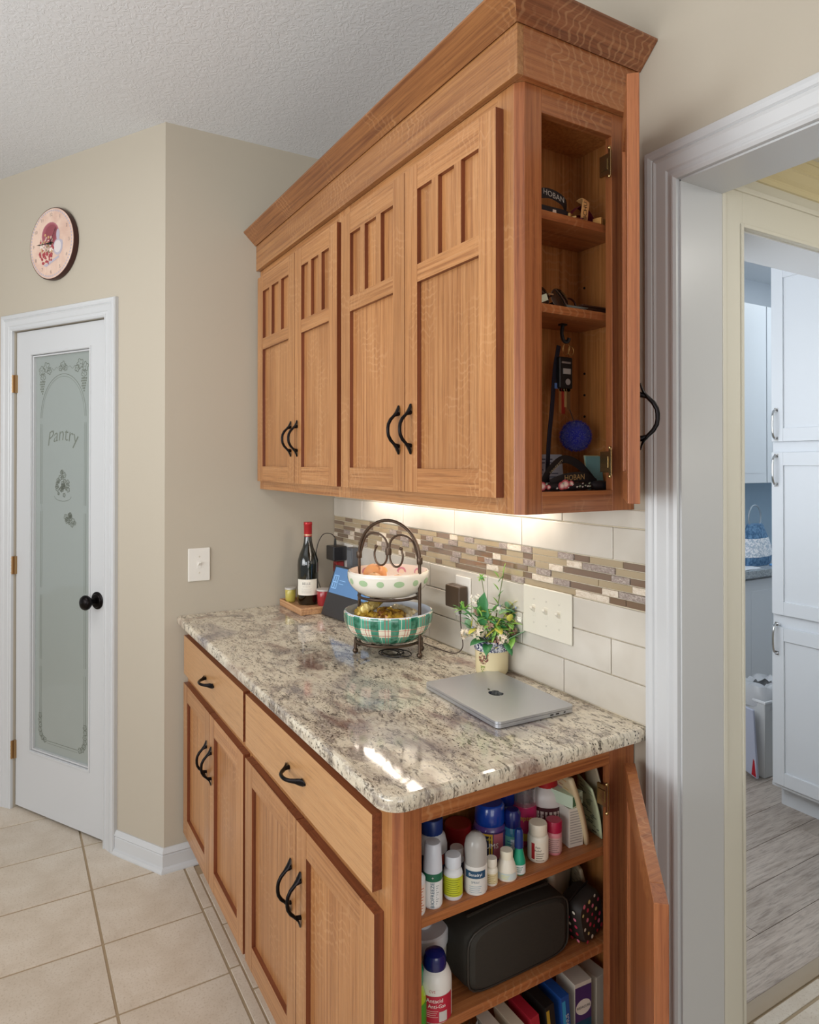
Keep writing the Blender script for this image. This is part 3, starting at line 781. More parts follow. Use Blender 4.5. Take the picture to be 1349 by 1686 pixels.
# ------------------------------------------------------------------ clock
def clock():
    t = thing('wall_clock', 'round wall clock with pink floral face and dark wooden rim', 'clock'); t.matrix_world = PM @ T(.638, 0, 2.362) @ Matrix.Rotation(-PI / 2, 4, 'X')
    # local z out of wall ; local x along PE (to the left in view), local y = -z world
    m = MB().lathe([(0, .0015), (.146, .0015), (.147, .016), (.145, .021), (.142, .022)], 64); m.build('rim', P('3A1712', .3, name='mahogany'), t)
    m = MB().lathe([(.1425, .0215), (.137, .0235), (.135, .0230), (0, .0230)], 64)
    tt = NT('clock_print'); n = tt.noise(tt.mapping((1, 1, 1)), 14, 4, .6, .4); c = tt.ramp(n, [(.35, 'D5B3A2'), (.6, 'E2C6B4')]); tt.l(c, tt.b.inputs['Base Color']); tt.b.inputs['Roughness'].default_value = .35
    m.build('dial', tt.m, t)
    f = MB(); z = .0233
    def disc(x, y, r, mi, sx=1, sy=1, zz=0, k=20):
        f.add([(-(x + r * sx * math.cos(2 * PI * i / k)), -(y + r * sy * math.sin(2 * PI * i / k)), z + zz) for i in range(k)], [tuple(range(k))], mi)
    cols = ['8E4650', 'A05560', 'B0707A', 'C6A79B', 'D8D0CE', 'B7B0BC', 'A8424A', 'C7A070', '8C7A60', 'E8DCD2']
    disc(-.005, .035, .052, 2, 1.1, 1.0); disc(-.005, .037, .046, 1, 1.1, 1, .0001); disc(0, .04, .036, 0, 1.1, 1, .0002)
    disc(.045, -.02, .030, 5, 1, 1.1, .0002); disc(.043, -.018, .025, 4, .9, 1, .0003); disc(.065, -.01, .012, 5, 1, 1.4, .0001); disc(.045, .03, .016, 5, .7, 1.4, .0003)
    f.add([(-x_, -y_, z + .0004) for x_, y_ in ((-.05, -.085), (.05, -.055), (.055, -.063), (-.03, -.092))], [(0, 1, 2, 3)], 5)
    rg = random.Random(11)
    for k in range(150):
        a = rg.uniform(0, 2 * PI); r_ = rg.uniform(0, .046) ; x_ = -.03 + r_ * math.cos(a) * 1.1; y_ = -.02 + r_ * math.sin(a) * 1.4
        mi = 6 if y_ < -.035 else rg.choice([3, 7, 8, 9, 6, 3, 9]); disc(x_, y_, rg.uniform(.003, .007), mi, zz=.0005 + k * .000003, k=7)
    for k in range(64):
        a = 2 * PI * k / 64; disc(.133 * math.cos(a), .133 * math.sin(a), .0045, 5, zz=.0001, k=6)
    stuff(f.build('printed_flowers', [P(c, .4) for c in cols], t))
    q = MB()
    for k in range(1, 13):
        a = PI / 2 - k * PI / 6; V, Fc = text_geo(str(k), .020, 'CENTER', 0)
        q.add([(-(x_ + .116 * math.cos(a)), -(y_ + .116 * math.sin(a)), z + .0005) for x_, y_ in V], Fc)
    stuff(q.build('numerals', P('A08C86', .5), t))
    hh = MB()
    def hand(deg, L, w_, zz):
        a = R(deg); d = Vector((-math.cos(a), -math.sin(a), 0)); n = Vector((d.y, -d.x, 0)); o = Vector((0, 0, z + zz))
        pts = [o - d * .018 + n * w_, o - d * .018 - n * w_, o + d * L * .2 - n * w_ * 2.2, o + d * L * .35 - n * w_ * .8, o + d * L * .72 - n * w_ * .8, o + d * L * .76 - n * w_ * 1.8, o + d * L, o + d * L * .76 + n * w_ * 1.8, o + d * L * .72 + n * w_ * .8, o + d * L * .35 + n * w_ * .8, o + d * L * .2 + n * w_ * 2.2]
        hh.add(pts, [tuple(range(len(pts)))])
    hand(178, .092, .0016, .004); hand(58, .075, .0011, .005)
    hh.lathe([(.006, z), (.006, z + .006), (0, z + .007)], 12); hh.build('hands', P('1A1012', .4), t)
clock()
# ------------------------------------------------------------------ switch plates
def switch_plate(name, label, M, w_, h_, n, mat, pitch=.046):
    t = thing(name, label, 'light switch'); t.matrix_world = M      # local x along, y out, z up
    MB().box(-w_ / 2, w_ / 2, .0005, .0065, -h_ / 2, h_ / 2).build('plate', mat, t, bevel=.003, segs=3)
    for k in range(n):
        x = (k - (n - 1) / 2) * pitch
        g_ = MB(); g_.box(x - .0075, x + .0075, .0060, .0072, -.014, .014, 0); 
        g_.add([(x - .005, .0065, -.004), (x + .005, .0065, -.004), (x + .005, .0065, .006), (x - .005, .0065, .006), (x - .0045, .018, .006), (x + .0045, .018, .006), (x + .0045, .017, .011), (x - .0045, .017, .011)],
               [(0, 1, 5, 4), (3, 7, 6, 2), (0, 4, 7, 3), (1, 2, 6, 5), (4, 5, 6, 7)], 0)
        g_.build('toggle', mat, t, bevel=.0006)
        for s_ in (-1, 1):
            q = MB().lathe([(.0032, .006), (.0032, .0072), (.002, .0076), (0, .0076)], 10, M=Matrix.Translation((x, 0, s_ * .030)) @ Matrix.Rotation(-PI / 2, 4, 'X'))
            q.build('screw', P('CFC9BC', .3), t)
MSS = Matrix(((0, 1, 0, .0), (1, 0, 0, -.553), (0, 0, 1, 1.096), (0, 0, 0, 1)))
switch_plate('switch_plate', 'single white toggle switch on the beige side wall left of the counter', MSS, .080, .122, 1, WPL)
MTT = Matrix(((1, 0, 0, 1.293), (0, -1, 0, -.0095), (0, 0, 1, 1.098), (0, 0, 0, 1)))
switch_plate('switch_plate', 'ivory triple toggle switch plate on the tile backsplash above the laptop', MTT, .176, .122, 3, P('DAD5C6', .3, name='ivory_plastic'))
#PART2

# ------------------------------------------------------------------ counter items
CT = .9142
def board_and_bottle():
    t = thing('serving_board', 'small square wooden serving board with grooved top in the counter corner', 'board', (.122, -.170, CT))
    m = MB().box(-.112, .112, -.074, .074, 0, .018); m.build('base', BOARD, t, bevel=.003)
    m = MB()
    m.box(-.112, .112, -.074, -.068, .018, .026); m.box(-.112, .112, .068, .074, .018, .026); m.box(-.112, -.106, -.068, .068, .018, .026); m.box(.106, .112, -.068, .068, .018, .026)
    m.build('rim', BOARD, t, bevel=.001)
    zb = CT + .0184
    t = thing('wine_bottle', 'dark red wine bottle with red foil neck and white label on wooden board', 'bottle', (.120, -.170, zb))
    gl = P('0A0F08', .06, name='dark_bottle_glass', coat=1.0)
    m = MB().lathe([(0, .004), (.030, 0), (.036, .002), (.0395, .010), (.0400, .10), (.0405, .150), (.039, .168), (.032, .192), (.022, .214), (.0165, .236), (.0148, .255), (.0146, .302), (0, .302)], 36)
    m.build('body', gl, t)
    foil = MB().lathe([(.0155, .258), (.0157, .300), (.0165, .301), (.0165, .311), (.0150, .313), (0, .313)], 28)
    foil.lathe([(.0162, .262), (.0162, .266)], 28, 1)
    foil.build('foil', [P('B0242A', .3, .3, name='red_foil'), P('D8C09A', .3, .6)], t)
    a = math.atan2(CAM.y + .17, CAM.x - .12); r = .0408
    lb = MB().wrap(r, .038, .098, a - 1.15, a + .95, 0)
    f = wrap_fn(r + .0003, .082, a - .15); lb.text('BELLE', .013, f, 1); lb.text('MEIOMI', .013, f, 1) if False else None
    lb.text('reserve pinot noir', .0042, wrap_fn(r + .0003, .071, a - .15), 1)
    for k in range(5): lb.wrap(r + .0003, .062 - k * .0042, .0625 - k * .0042, a - .62, a + .35, 1)
    lb.lathe([(0, 0)], 3) if False else None
    lb.build('label', [P('E9E4D8', .5), P('6A6660', .6)], t)
board_and_bottle()
def candle(label, x, y, col, r=.028, h=.055):
    t = thing('candle_jar', label, 'candle', (x, y, CT + .0184))
    MB().lathe([(0, .0), (r * .8, 0), (r * .92, .006), (r, h * .8), (r * .98, h), (r * .93, h), (r * .93, h * .8), (0, h * .78)], 24).build('jar', P(col, .12, trans=.35, coat=1.0), t)
    MB().lathe([(r * .96, h), (r * 1.04, h + .001), (r * 1.04, h + .007), (0, h + .008)], 24).build('lid', P('E6E2DC', .2, trans=.3), t)
candle('yellow candle in a glass jar left of the wine bottle', .050, -.214, 'E6D66A', .021, .048)
candle('pink red candle in a glass jar between bottle and tablet', .178, -.128, 'C23B42', .028, .055)
# tablet leaning back
def tablet():
    t = thing('tablet', 'grey tablet computer with blue screen leaning behind the two tier stand', 'tablet', (.250, -.170, CT))
    e = Vector((.131, .015, 0)).normalized(); n = Vector((e.y, -e.x, 0)); tilt = R(20)
    up = Vector((0, 0, 1)) * math.cos(tilt) - n * math.sin(tilt); nn = n * math.cos(tilt) + Vector((0, 0, 1)) * math.sin(tilt)
    M = Matrix(((e.x, nn.x, up.x, 0), (e.y, nn.y, up.y, 0), (e.z, nn.z, up.z, 0), (0, 0, 0, 1)))
    W, H = .28, .186; off = T(0, .004, .003)
    MB().box(0, W, -.008, 0, 0, H, 0, M @ off).build('case', P('4A4A4E', .35, .6), t, bevel=.002)
    MB().box(.010, W - .010, -.0002, .0010, .083, H - .008, 0, M @ off).build('screen', P('5C86B6', .3, emit=('5A88BC', .08), name='lit_screen'), t)
    m = MB(); z = .0014
    m.box(.018, .022, .0010, z, .10, .15, 0, M @ off); m.box(.018, .050, .001, z, .10, .103, 0, M @ off); m.box(.018, .050, .001, z, .147, .15, 0, M @ off)
    m.box(.047, .050, .001, z, .10, .15, 0, M @ off); m.box(.018, .05, .001, z, .123, .126, 0, M @ off); m.box(.033, .036, .001, z, .10, .15, 0, M @ off)
    m.box(.060, .10, .001, z, .132, .134, 0, M @ off); m.box(.060, .09, .001, z, .120, .122, 0, M @ off)
    m.build('screen_graphics', P('9CC8F0', .3, emit=('8CC0F0', .12)), t)
    MB().box(0, W, -.060, -.010, -.001, .003, 0, T(0, .0, .0) @ Matrix(((e.x, n.x, 0, 0), (e.y, n.y, 0, 0), (0, 0, 1, 0), (0, 0, 0, 1)))).build('stand_foot', P('5A3A2A', .5), t)
    MB().box(.06, .22, -.0592, -.0562, 0, .14, 0, Matrix(((e.x, n.x, 0, 0), (e.y, n.y, 0, 0), (0, 0, 1, 0), (0, 0, 0, 1))) ).build('kickstand', P('3E3E42', .4, .5), t) if False else None
tablet()
# outlets, plugs and cords
def outlet(label, x, z, n=1, w_=.075):
    t = thing('wall_outlet', label, 'outlet', (x, -.009, z))
    MB().box(-w_ / 2, w_ / 2, -.005, 0, -.06, .06).build('plate', WPL, t, bevel=.002)
    m = MB()
    for s_ in (-1, 1): m.box(-.016, .016, -.0065, -.0045, s_ * .02 - .014, s_ * .02 + .014)
    m.build('socket', WPL, t, bevel=.001); return t
outlet('white outlet plate in the corner behind the tablet with black adapters', .150, 1.095)
t = thing('power_adapter', 'black cube power adapter plugged in near the corner above the tablet', 'adapter', (.110, -.0165, 1.118))
MB().box(-.036, .036, -.058, -.001, -.028, .028).build('body', P('26262A', .3), t, bevel=.004)
MB().tube([(-.01, -.03, .028), (-.01, -.03, .055)], [.006, .0035], 8).build('plug', BLACK, t)
t = thing('phone_charger', 'slim dark grey charger standing upright against the tiles behind the stand', 'charger', (.225, -.0155, 1.095))
MB().box(-.024, .024, -.030, -.001, -.06, .055).build('body', P('55585E', .35), t, bevel=.004)
MB().box(-.018, .018, -.0315, -.0295, -.05, .045).build('front', P('6A6E74', .3), t, bevel=.001)
t = thing('night_light', 'small red plug under the black adapter near the corner', 'plug', (.105, -.0165, 1.062))
MB().box(-.016, .016, -.035, -.001, -.022, .022).build('body', P('A01018', .3, coat=.5), t, bevel=.004)
MB().box(-.010, .010, -.037, -.0345, -.004, .012).build('front', P('7A0A10', .3), t, bevel=.001)
def cord(name, label, pts, r, col):
    # smooth catmull curve
    P_ = [Vector(p) for p in pts]; out = []
    for i in range(len(P_) - 1):
        a, b, c, d = P_[max(i - 1, 0)], P_[i], P_[i + 1], P_[min(i + 2, len(P_) - 1)]
        for k in range(8):
            u = k / 8; out.append(.5 * ((2 * b) + (-a + c) * u + (2 * a - 5 * b + 4 * c - d) * u * u + (-a + 3 * b - 3 * c + d) * u ** 3))
    out.append(P_[-1]); o = MB().tube(out, r, 8).build(name, P(col, .4)); return tag(o, label, 'cord')
cord('charging_cable', 'thin dark cord looping from the black adapter past the wine bottle', [(.100, -.047, 1.176), (.075, -.055, 1.190), (.030, -.07, 1.182), (.008, -.085, 1.13), (.012, -.09, 1.06), (.06, -.10, 1.00), (.10, -.092, .945), (.13, -.075, .9165)], .0016, '2A2426')
t = thing('wall_plug', 'dark brown plug in the backsplash outlet behind the flower pot', 'plug', (.930, -.0155, 1.078))
MB().box(-.045, .030, -.032, -.001, -.030, .036).build('body', P('4A3A2C', .35), t, bevel=.005)
MB().lathe([(.0045, -.045), (.005, -.030), (0, -.029)], 10, M=T(.012, -.016, 0)).build('strain_relief', P('2A2420', .4), t)
outlet('white outlet plate behind the dark brown plug and the flower leaves', .930, 1.078)
cord('plug_cable', 'thin brown cord hanging from the wall plug and lying along the counter', [(.942, -.031, 1.034), (.945, -.031, 1.00), (.950, -.030, .968), (.955, -.033, .937), (.93, -.043, .9172), (.86, -.058, .9172), (.79, -.06, .9172), (.72, -.05, .9172), (.66, -.045, .9172)], .0017, '4A3C34')
m = MB(); pts = []
for k in range(70):
    a = k * .33; rr = .034 + .006 * math.sin(k * .5); pts.append((.81 + .045 * math.sin(k * .045) + rr * math.cos(a) * 1.3, -.20 + rr * math.sin(a) * .9 + .01 * math.sin(k * .2), CT + .0025 + .0009 * (k // 7)))
tag(m.tube(pts, .0016, 6).build('coiled_cord', P('1E1614', .4)), 'dark coiled cord lying on the counter under the two tier stand', 'cord')

# two tier stand
SC = Vector((.81, -.197, 0))
def stand():
    t = thing('tiered_stand', 'dark bronze metal two tier bowl stand with arched handle and curled hooks', 'stand', (SC.x, SC.y, CT))
    MT = P('5A4A3E', .38, .8, name='bronze_rod')
    A = Vector((.105, .044, 0)); B = -A; ax = A.normalized(); R0 = A.length
    # uprights and arch in plane along ax
    arch = [tuple(ax * R0 + Vector((0, 0, z))) for z in (.012, .10, .20, .27)]
    up = [ax * (R0 * math.cos(a)) + Vector((0, 0, .280 + .108 * math.sin(a))) for a in [PI * k / 24 for k in range(25)]]
    m = MB(); m.tube(arch + [tuple(p) for p in up] + [tuple(B + Vector((0, 0, z))) for z in (.27, .2, .10, .012)], .0048, 10)
    m.build('frame', MT, t)
    for s_ in (1, -1):
        q = MB().lathe([(0, -.010), (.0075, -.010), (.0085, -.008), (.0085, .008), (.0075, .010), (0, .010)], 12, M=T(A.x * s_, A.y * s_, .278))
        q.build('clip', MT, t)
    # scrolls
    def P2(u, z): return tuple(ax * u + Vector((0, 0, z)))
    for s_ in (1, -1):
        pts = [P2(s_ * (R0 - .006), .285), P2(s_ * (R0 - .013), .303)]
        for k in range(13):
            a = R(15) + (PI - R(15)) * k / 12; pts.append(P2(s_ * (.0505 + .046 * math.cos(a)), .312 + .036 * math.sin(a)))
        pts.append(P2(s_ * .0045, .296))
        for k in range(1, 14):
            a = PI + (PI * 1.05) * k / 13; pts.append(P2(s_ * (.029 + .0245 * math.cos(a)), .285 + .032 * math.sin(a)))
        pts.append(P2(s_ * .047, .308))
        MB().tube(pts, .0032, 8).ball(pts[-1], .0055, seg=10, rings=6).build('scroll', MT, t)
    MB().lathe([(0, -.010), (.009, -.010), (.0098, 0), (.009, .010), (0, .010)], 12, M=T(0, 0, .296)).build('scroll_clip', MT, t)
    # rings
    for z, r in ((.040, .097), (.168, .088)):
        rg = MB().tube([(r * math.cos(2 * PI * k / 48), r * math.sin(2 * PI * k / 48), z) for k in range(48)], .0042, 8, closed=True)
        for s_ in (1, -1): rg.tube([tuple(ax * s_ * r + Vector((0, 0, z))), tuple(A * s_ + Vector((0, 0, z)))], .003, 6)
        pr_ = Vector((-ax.y, ax.x, 0)); rg.tube([tuple(pr_ * r + Vector((0, 0, z - .003))), tuple(-pr_ * r + Vector((0, 0, z - .003)))], .0028, 6)
        rg.build('ring', MT, t)
    for v in (A, B): MB().ball((v.x, v.y, .0085), .0085, seg=14, rings=10).build('ball_foot', MT, t)
    for v in (Vector((-.037, -.090, 0)), Vector((.040, .090, 0))):
        MB().tube([(v.x, v.y, .012), (v.x, v.y, .040)], .0048, 8).ball((v.x, v.y, .0085), .0085, seg=14, rings=10).build('foot', MT, t)
stand()
def bowl(name, label, z, r0, r1, h, outm, inm, deco):
    t = thing(name, label, 'bowl', (SC.x, SC.y, z))
    m = MB(); po = []; pi2 = []
    for k in range(11):
        u = k / 10; rr = r0 + (r1 - r0) * (1 - (1 - u) ** 2.9); po.append((rr, h * u))
    prof = [(0, .0)] + po + [(r1 - .0015, h + .0022), (r1 - .005, h)]
    m.lathe(prof, 56, 0)
    inn = [(r1 - .005, h)] + [(max(rr - .0058, .001), max(z_ + .004, .006)) for rr, z_ in po[::-1]] + [(0, .006)]
    m.lathe(inn, 56, 1)
    m.build('body', [outm, inm], t)
    deco(t, po, h, r1); return t
def prof_r(po, z):
    for (ra, za), (rb, zb) in zip(po[:-1], po[1:]):
        if za <= z <= zb: return ra + (rb - ra) * (z - za) / (zb - za + 1e-9)
    return po[-1][0]
def patch(m, po, a0, z0, ra, rz, mi, off):
    V = []; n = 16
    for k, f in enumerate((0, .5, 1)):
        for i in range(n):
            zz = z0 + rz * f * math.sin(2 * PI * i / n); rr = prof_r(po, zz) + off; V.append((rr * math.cos(a0 + ra * f * math.cos(2 * PI * i / n)), rr * math.sin(a0 + ra * f * math.cos(2 * PI * i / n)), zz))
    m.add(V, [(k * n + i, (k + 1) * n + i, (k + 1) * n + (i + 1) % n, k * n + (i + 1) % n) for k in (0, 1) for i in range(n)], mi, None, True)
def deco_green(t, po, h, r1):
    m = MB(); rg = random.Random(4)
    for k in range(14):
        a = 2 * PI * k / 14 + .2; w_ = .13 if k % 2 else .09; z = .045
        patch(m, po, a, z, w_, .009, 0, .0006)
    stuff(m.build('green_brush_marks', P('A9C49C', .25), t))
    # fruit prints on inside wall
    m = MB()
    for k, (deg, z, rad, mi) in enumerate(((70, .048, .016, 0), (100, .050, .013, 1), (40, .046, .014, 1), (130, .047, .015, 1), (160, .048, .014, 0), (15, .045, .016, 2), (-170, .05, .013, 1))):
        patch(m, po, R(deg), z, rad / .11, rad, mi, -.0068); patch(m, po, R(deg), z, rad * .6 / .11, rad * .6, 3, -.0072)
    stuff(m.build('fruit_prints', [P('EFC878', .3), P('D890A0', .3), P('E8A080', .3), P('F2DCC8', .3)], t))
CERW = P('EDE8DC', .12, name='white_ceramic', coat=.5)
bowl('serving_bowl', 'white ceramic bowl with green brush marks on the upper tier', CT + .1730, .078, .1205, .066, CERW, P('F0E4D8', .15), deco_green)
def deco_plaid(t, po, h, r1): pass
def plaid_mat():
    t = NT('plaid_ceramic'); tc = t.tc
    sp = t.n('SeparateXYZ'); t.l(tc.outputs['Object'], sp.inputs[0])
    at = t.n('Math', operation='ARCTAN2'); t.l(sp.outputs['Y'], at.inputs[0]); t.l(sp.outputs['X'], at.inputs[1])
    def band(src, mul, off, lo, hi):
        a = t.n('Math', operation='MULTIPLY_ADD'); t.l(src, a.inputs[0]); a.inputs[1].default_value = mul; a.inputs[2].default_value = off
        f = t.n('Math', operation='FRACT'); t.l(a.outputs[0], f.inputs[0])
        g1 = t.n('Math', operation='GREATER_THAN'); t.l(f.outputs[0], g1.inputs[0]); g1.inputs[1].default_value = lo
        g2 = t.n('Math', operation='LESS_THAN'); t.l(f.outputs[0], g2.inputs[0]); g2.inputs[1].default_value = hi
        mu = t.n('Math', operation='MULTIPLY'); t.l(g1.outputs[0], mu.inputs[0]); t.l(g2.outputs[0], mu.inputs[1]); return mu.outputs[0]
    A = at.outputs[0]; Z = sp.outputs['Z']; k = 14 / (2 * PI)
    vg = band(A, k, .0, 0, .40); vr = band(A, k, .0, .70, .73); vr2 = band(A, k, .0, .86, .89); vw = band(A, k, 0, .50, .52)
    hg = t.n('Math', operation='MAXIMUM'); t.l(band(Z, 1, 0, .050, .078), hg.inputs[0]); t.l(band(Z, 1, 0, .004, .026), hg.inputs[1])
    hr = t.n('Math', operation='MAXIMUM'); t.l(band(Z, 1, 0, .0455, .0468), hr.inputs[0]); t.l(band(Z, 1, 0, .031, .0323), hr.inputs[1])
    c = t.mix(hg.outputs[0], 'E8E2CE', '4E9E86'); c2 = t.mix(hg.outputs[0], '2F7F66', '0F5A42')
    no = t.noise(t.mapping((1, 1, 1)), 60, 3); c2 = t.mix(t.ramp(no, [(.4, .0), (.65, .45)]), c2, '6FB09A')
    c = t.mix(vg, c, c2); 
    for f in (vr, vr2, hr.outputs[0]): c = t.mix(f, c, 'B8544A')
    c = t.mix(vw, c, 'EDE6D2')
    t.l(c, t.b.inputs['Base Color']); t.b.inputs['Roughness'].default_value = .12; t.b.inputs['Coat Weight'].default_value = .5
    return t.m
bowl('serving_bowl', 'green and white plaid ceramic bowl on the lower tier', CT + .0450, .088, .1315, .078, plaid_mat(), P('D9E0EC', .15), deco_plaid)
# fruit in the upper bowl
zb = CT + .173 + .006
for k, (dx, dy, r, lab) in enumerate(((-.052, -.018, .036, 'largest orange lying left in the white upper bowl'), (.008, -.052, .026, 'small pale orange at the front rim inside the white bowl'), (.040, .010, .027, 'orange at the right side inside the white bowl'))):
    m = MB().ball((0, 0, 0), r, seg=24, rings=14, sc=(1, 1, .92)); tt = P('E2A068' if k != 1 else 'E8B884', .45, sss=.1, name='orange_peel')
    o = thing('orange', lab, 'fruit', (SC.x + dx, SC.y + dy, zb + r * .92 + (.010, .012, .004)[k]), group='oranges in the upper bowl')
    m.build('fruit_body', tt, o); MB().lathe([(.0035, r * .915), (.002, r * .93), (0, r * .925)], 8).build('stem_scar', P('7A6A3A', .7), o)
# snack bags in the lower bowl
def crumple(name, label, loc, sx, sy, sz, mat, seed, cat='snack bag'):
    rg = random.Random(seed); N = 14; V = []; Fc = []
    for j in range(N + 1):
        for i in range(N + 1):
            u, v = i / N * 2 - 1, j / N * 2 - 1
            e = (1 - u ** 4) * (1 - v ** 4)
            V.append((u * sx + rg.uniform(-1, 1) * .003, v * sy + rg.uniform(-1, 1) * .003, sz * e * .6 + rg.uniform(-1, 1) * sz * .22))
    n = len(V)
    for (x, y, z) in list(V): V.append((x, y, -abs(z) * .35 - .002))
    for j in range(N):
        for i in range(N):
            a = j * (N + 1) + i; Fc.append((a, a + 1, a + N + 2, a + N + 1)); Fc.append((n + a, n + a + N + 1, n + a + N + 2, n + a + 1))
    for i in range(N):
        for a, b in ((i, i + 1), (N * (N + 1) + i + 1, N * (N + 1) + i), ((i + 1) * (N + 1), i * (N + 1)), (i * (N + 1) + N, (i + 1) * (N + 1) + N)): Fc.append((a, n + a, n + b, b))
    o = MB().add(V, Fc, 0, None, False).build(name, mat, loc=loc); tag(o, label, cat); return o
def foil(name, a, b):
    t = NT(name); n = t.noise(t.mapping((1, 1, 1)), 45, 4, .6, 1); c = t.ramp(n, [(.4, a), (.6, b)]); t.l(c, t.b.inputs['Base Color'])
    t.b.inputs['Roughness'].default_value = .22; t.b.inputs['Metallic'].default_value = .25; return t.m
zz = CT + .045 + .058
o = crumple('snack_bag', 'crumpled yellow snack bag at the left of the plaid bowl', (SC.x - .065, SC.y - .035, zz + .012), .038, .04, .034, foil('gold_foil', 'C9A63E', 'E6CE86'), 1); o.rotation_euler = (.2, -.5, .4); o['group'] = 'snack bags in the plaid bowl'
o = crumple('snack_bag', 'brown and olive snack bag at the right of the plaid bowl', (SC.x + .045, SC.y - .02, zz + .012), .045, .05, .026, foil('olive_foil', '7A4A24', 'C8A23A'), 2); o.rotation_euler = (.1, .15, .9); o['group'] = 'snack bags in the plaid bowl'
o = crumple('snack_bag', 'yellow snack bag lying at the front middle of the plaid bowl', (SC.x - .005, SC.y - .06, zz + .004), .04, .03, .02, foil('yellow_foil', 'D6B23C', 'B88A2A'), 3); o.rotation_euler = (.1, 0, -.3); o['group'] = 'snack bags in the plaid bowl'
o = crumple('snack_bag', 'pale cream packet standing at the back of the plaid bowl', (SC.x - .01, SC.y + .04, zz + .006), .06, .03, .02, foil('cream_foil', 'CDBE98', 'E2D6B8'), 6); o.rotation_euler = (.5, 0, .1); o['group'] = 'snack bags in the plaid bowl'

# laptop
def laptop():
    a0 = R(-1.8)
    t = thing('laptop', 'closed silver laptop lying on the granite counter', 'laptop', (1.297, -.176, CT), a0)
    AL = P('C3C5CA', .38, .85, name='brushed_aluminium')
    def slab(x0, x1, y0, y1, z0, z1, r, mi=0):
        poly = arc(x1 - r, y1 - r, r, 0, PI / 2, 6) + arc(x0 + r, y1 - r, r, PI / 2, PI, 6) + arc(x0 + r, y0 + r, r, PI, 1.5 * PI, 6) + arc(x1 - r, y0 + r, r, 1.5 * PI, 2 * PI, 6)
        return MB().prism(poly, z0, z1, 'xy', mi)
    W, D = .152, .106
    slab(-W, W, -D, D, .0018, .0094, .012).build('base', AL, t, bevel=.0018, segs=3)
    slab(-W, W, -D, D, .0102, .0154, .012).build('lid', AL, t, bevel=.0014, segs=3)
    slab(-W + .002, W - .002, -D + .002, D - .002, .0093, .0103, .011).build('gap', P('1A1A1C', .6), t)
    m = MB()
    for sx in (-1, 1):
        for sy in (-1, 1): m.lathe([(.007, 0), (.007, .002)], 12, M=T(sx * .135, sy * .09, 0))
    for sx in (-1, 1):
        for sy in (-1, 1): MB().lathe([(0, 0), (.007, 0), (.007, .002), (0, .002)], 12, M=T(sx * .135, sy * .09, 0)).build('rubber_foot', BLACK, t)
    for y in (.040, .056): MB().box(W - .0004, W + .0003, y - .0045, y + .0045, .0042, .0072).build('port', BLACK, t)
    MB().box(W - .0004, W + .0003, .074, .079, .0042, .0072).build('port', BLACK, t)
    # fruit emblem: mirror inlay, leaf towards -x
    m = MB(); pts = []
    for k in range(60):
        a = 2 * PI * k / 60
        r = .0175 * (1 + .05 * math.cos(2 * a)); y = r * math.sin(a); x = r * math.cos(a) * 1.08
        if abs(a) < .16 or abs(a - 2 * PI) < .16: x -= .003 * (1 - min(abs(a), 2 * PI - a) / .16)
        if abs(a - PI) < .25: x += .0035 * (1 - abs(a - PI) / .25)
        by, bx, br = .0205, -.001, .0085          # bite
        d = math.hypot(x - bx, y - by)
        if d < br: y = by - math.sqrt(max(br ** 2 - (x - bx) ** 2, 0))
        pts.append((x, y, .01555))
    m.add(pts, [tuple(range(60))])
    lf = []
    for k in range(9): a = PI * k / 8; lf.append((-.030 + .0065 * math.cos(a), .001 + .0032 * math.sin(a) - .0026 * math.cos(a), .01555))
    for k in range(1, 8): a = PI + PI * k / 8; lf.append((-.030 + .0065 * math.cos(a), .001 + .0032 * math.sin(a) - .0026 * math.cos(a), .01555))
    m.add(lf, [tuple(range(len(lf)))])
    stuff(m.build('emblem', P('40443A', .08, 1.0, name='mirror_emblem'), t)); 
laptop()

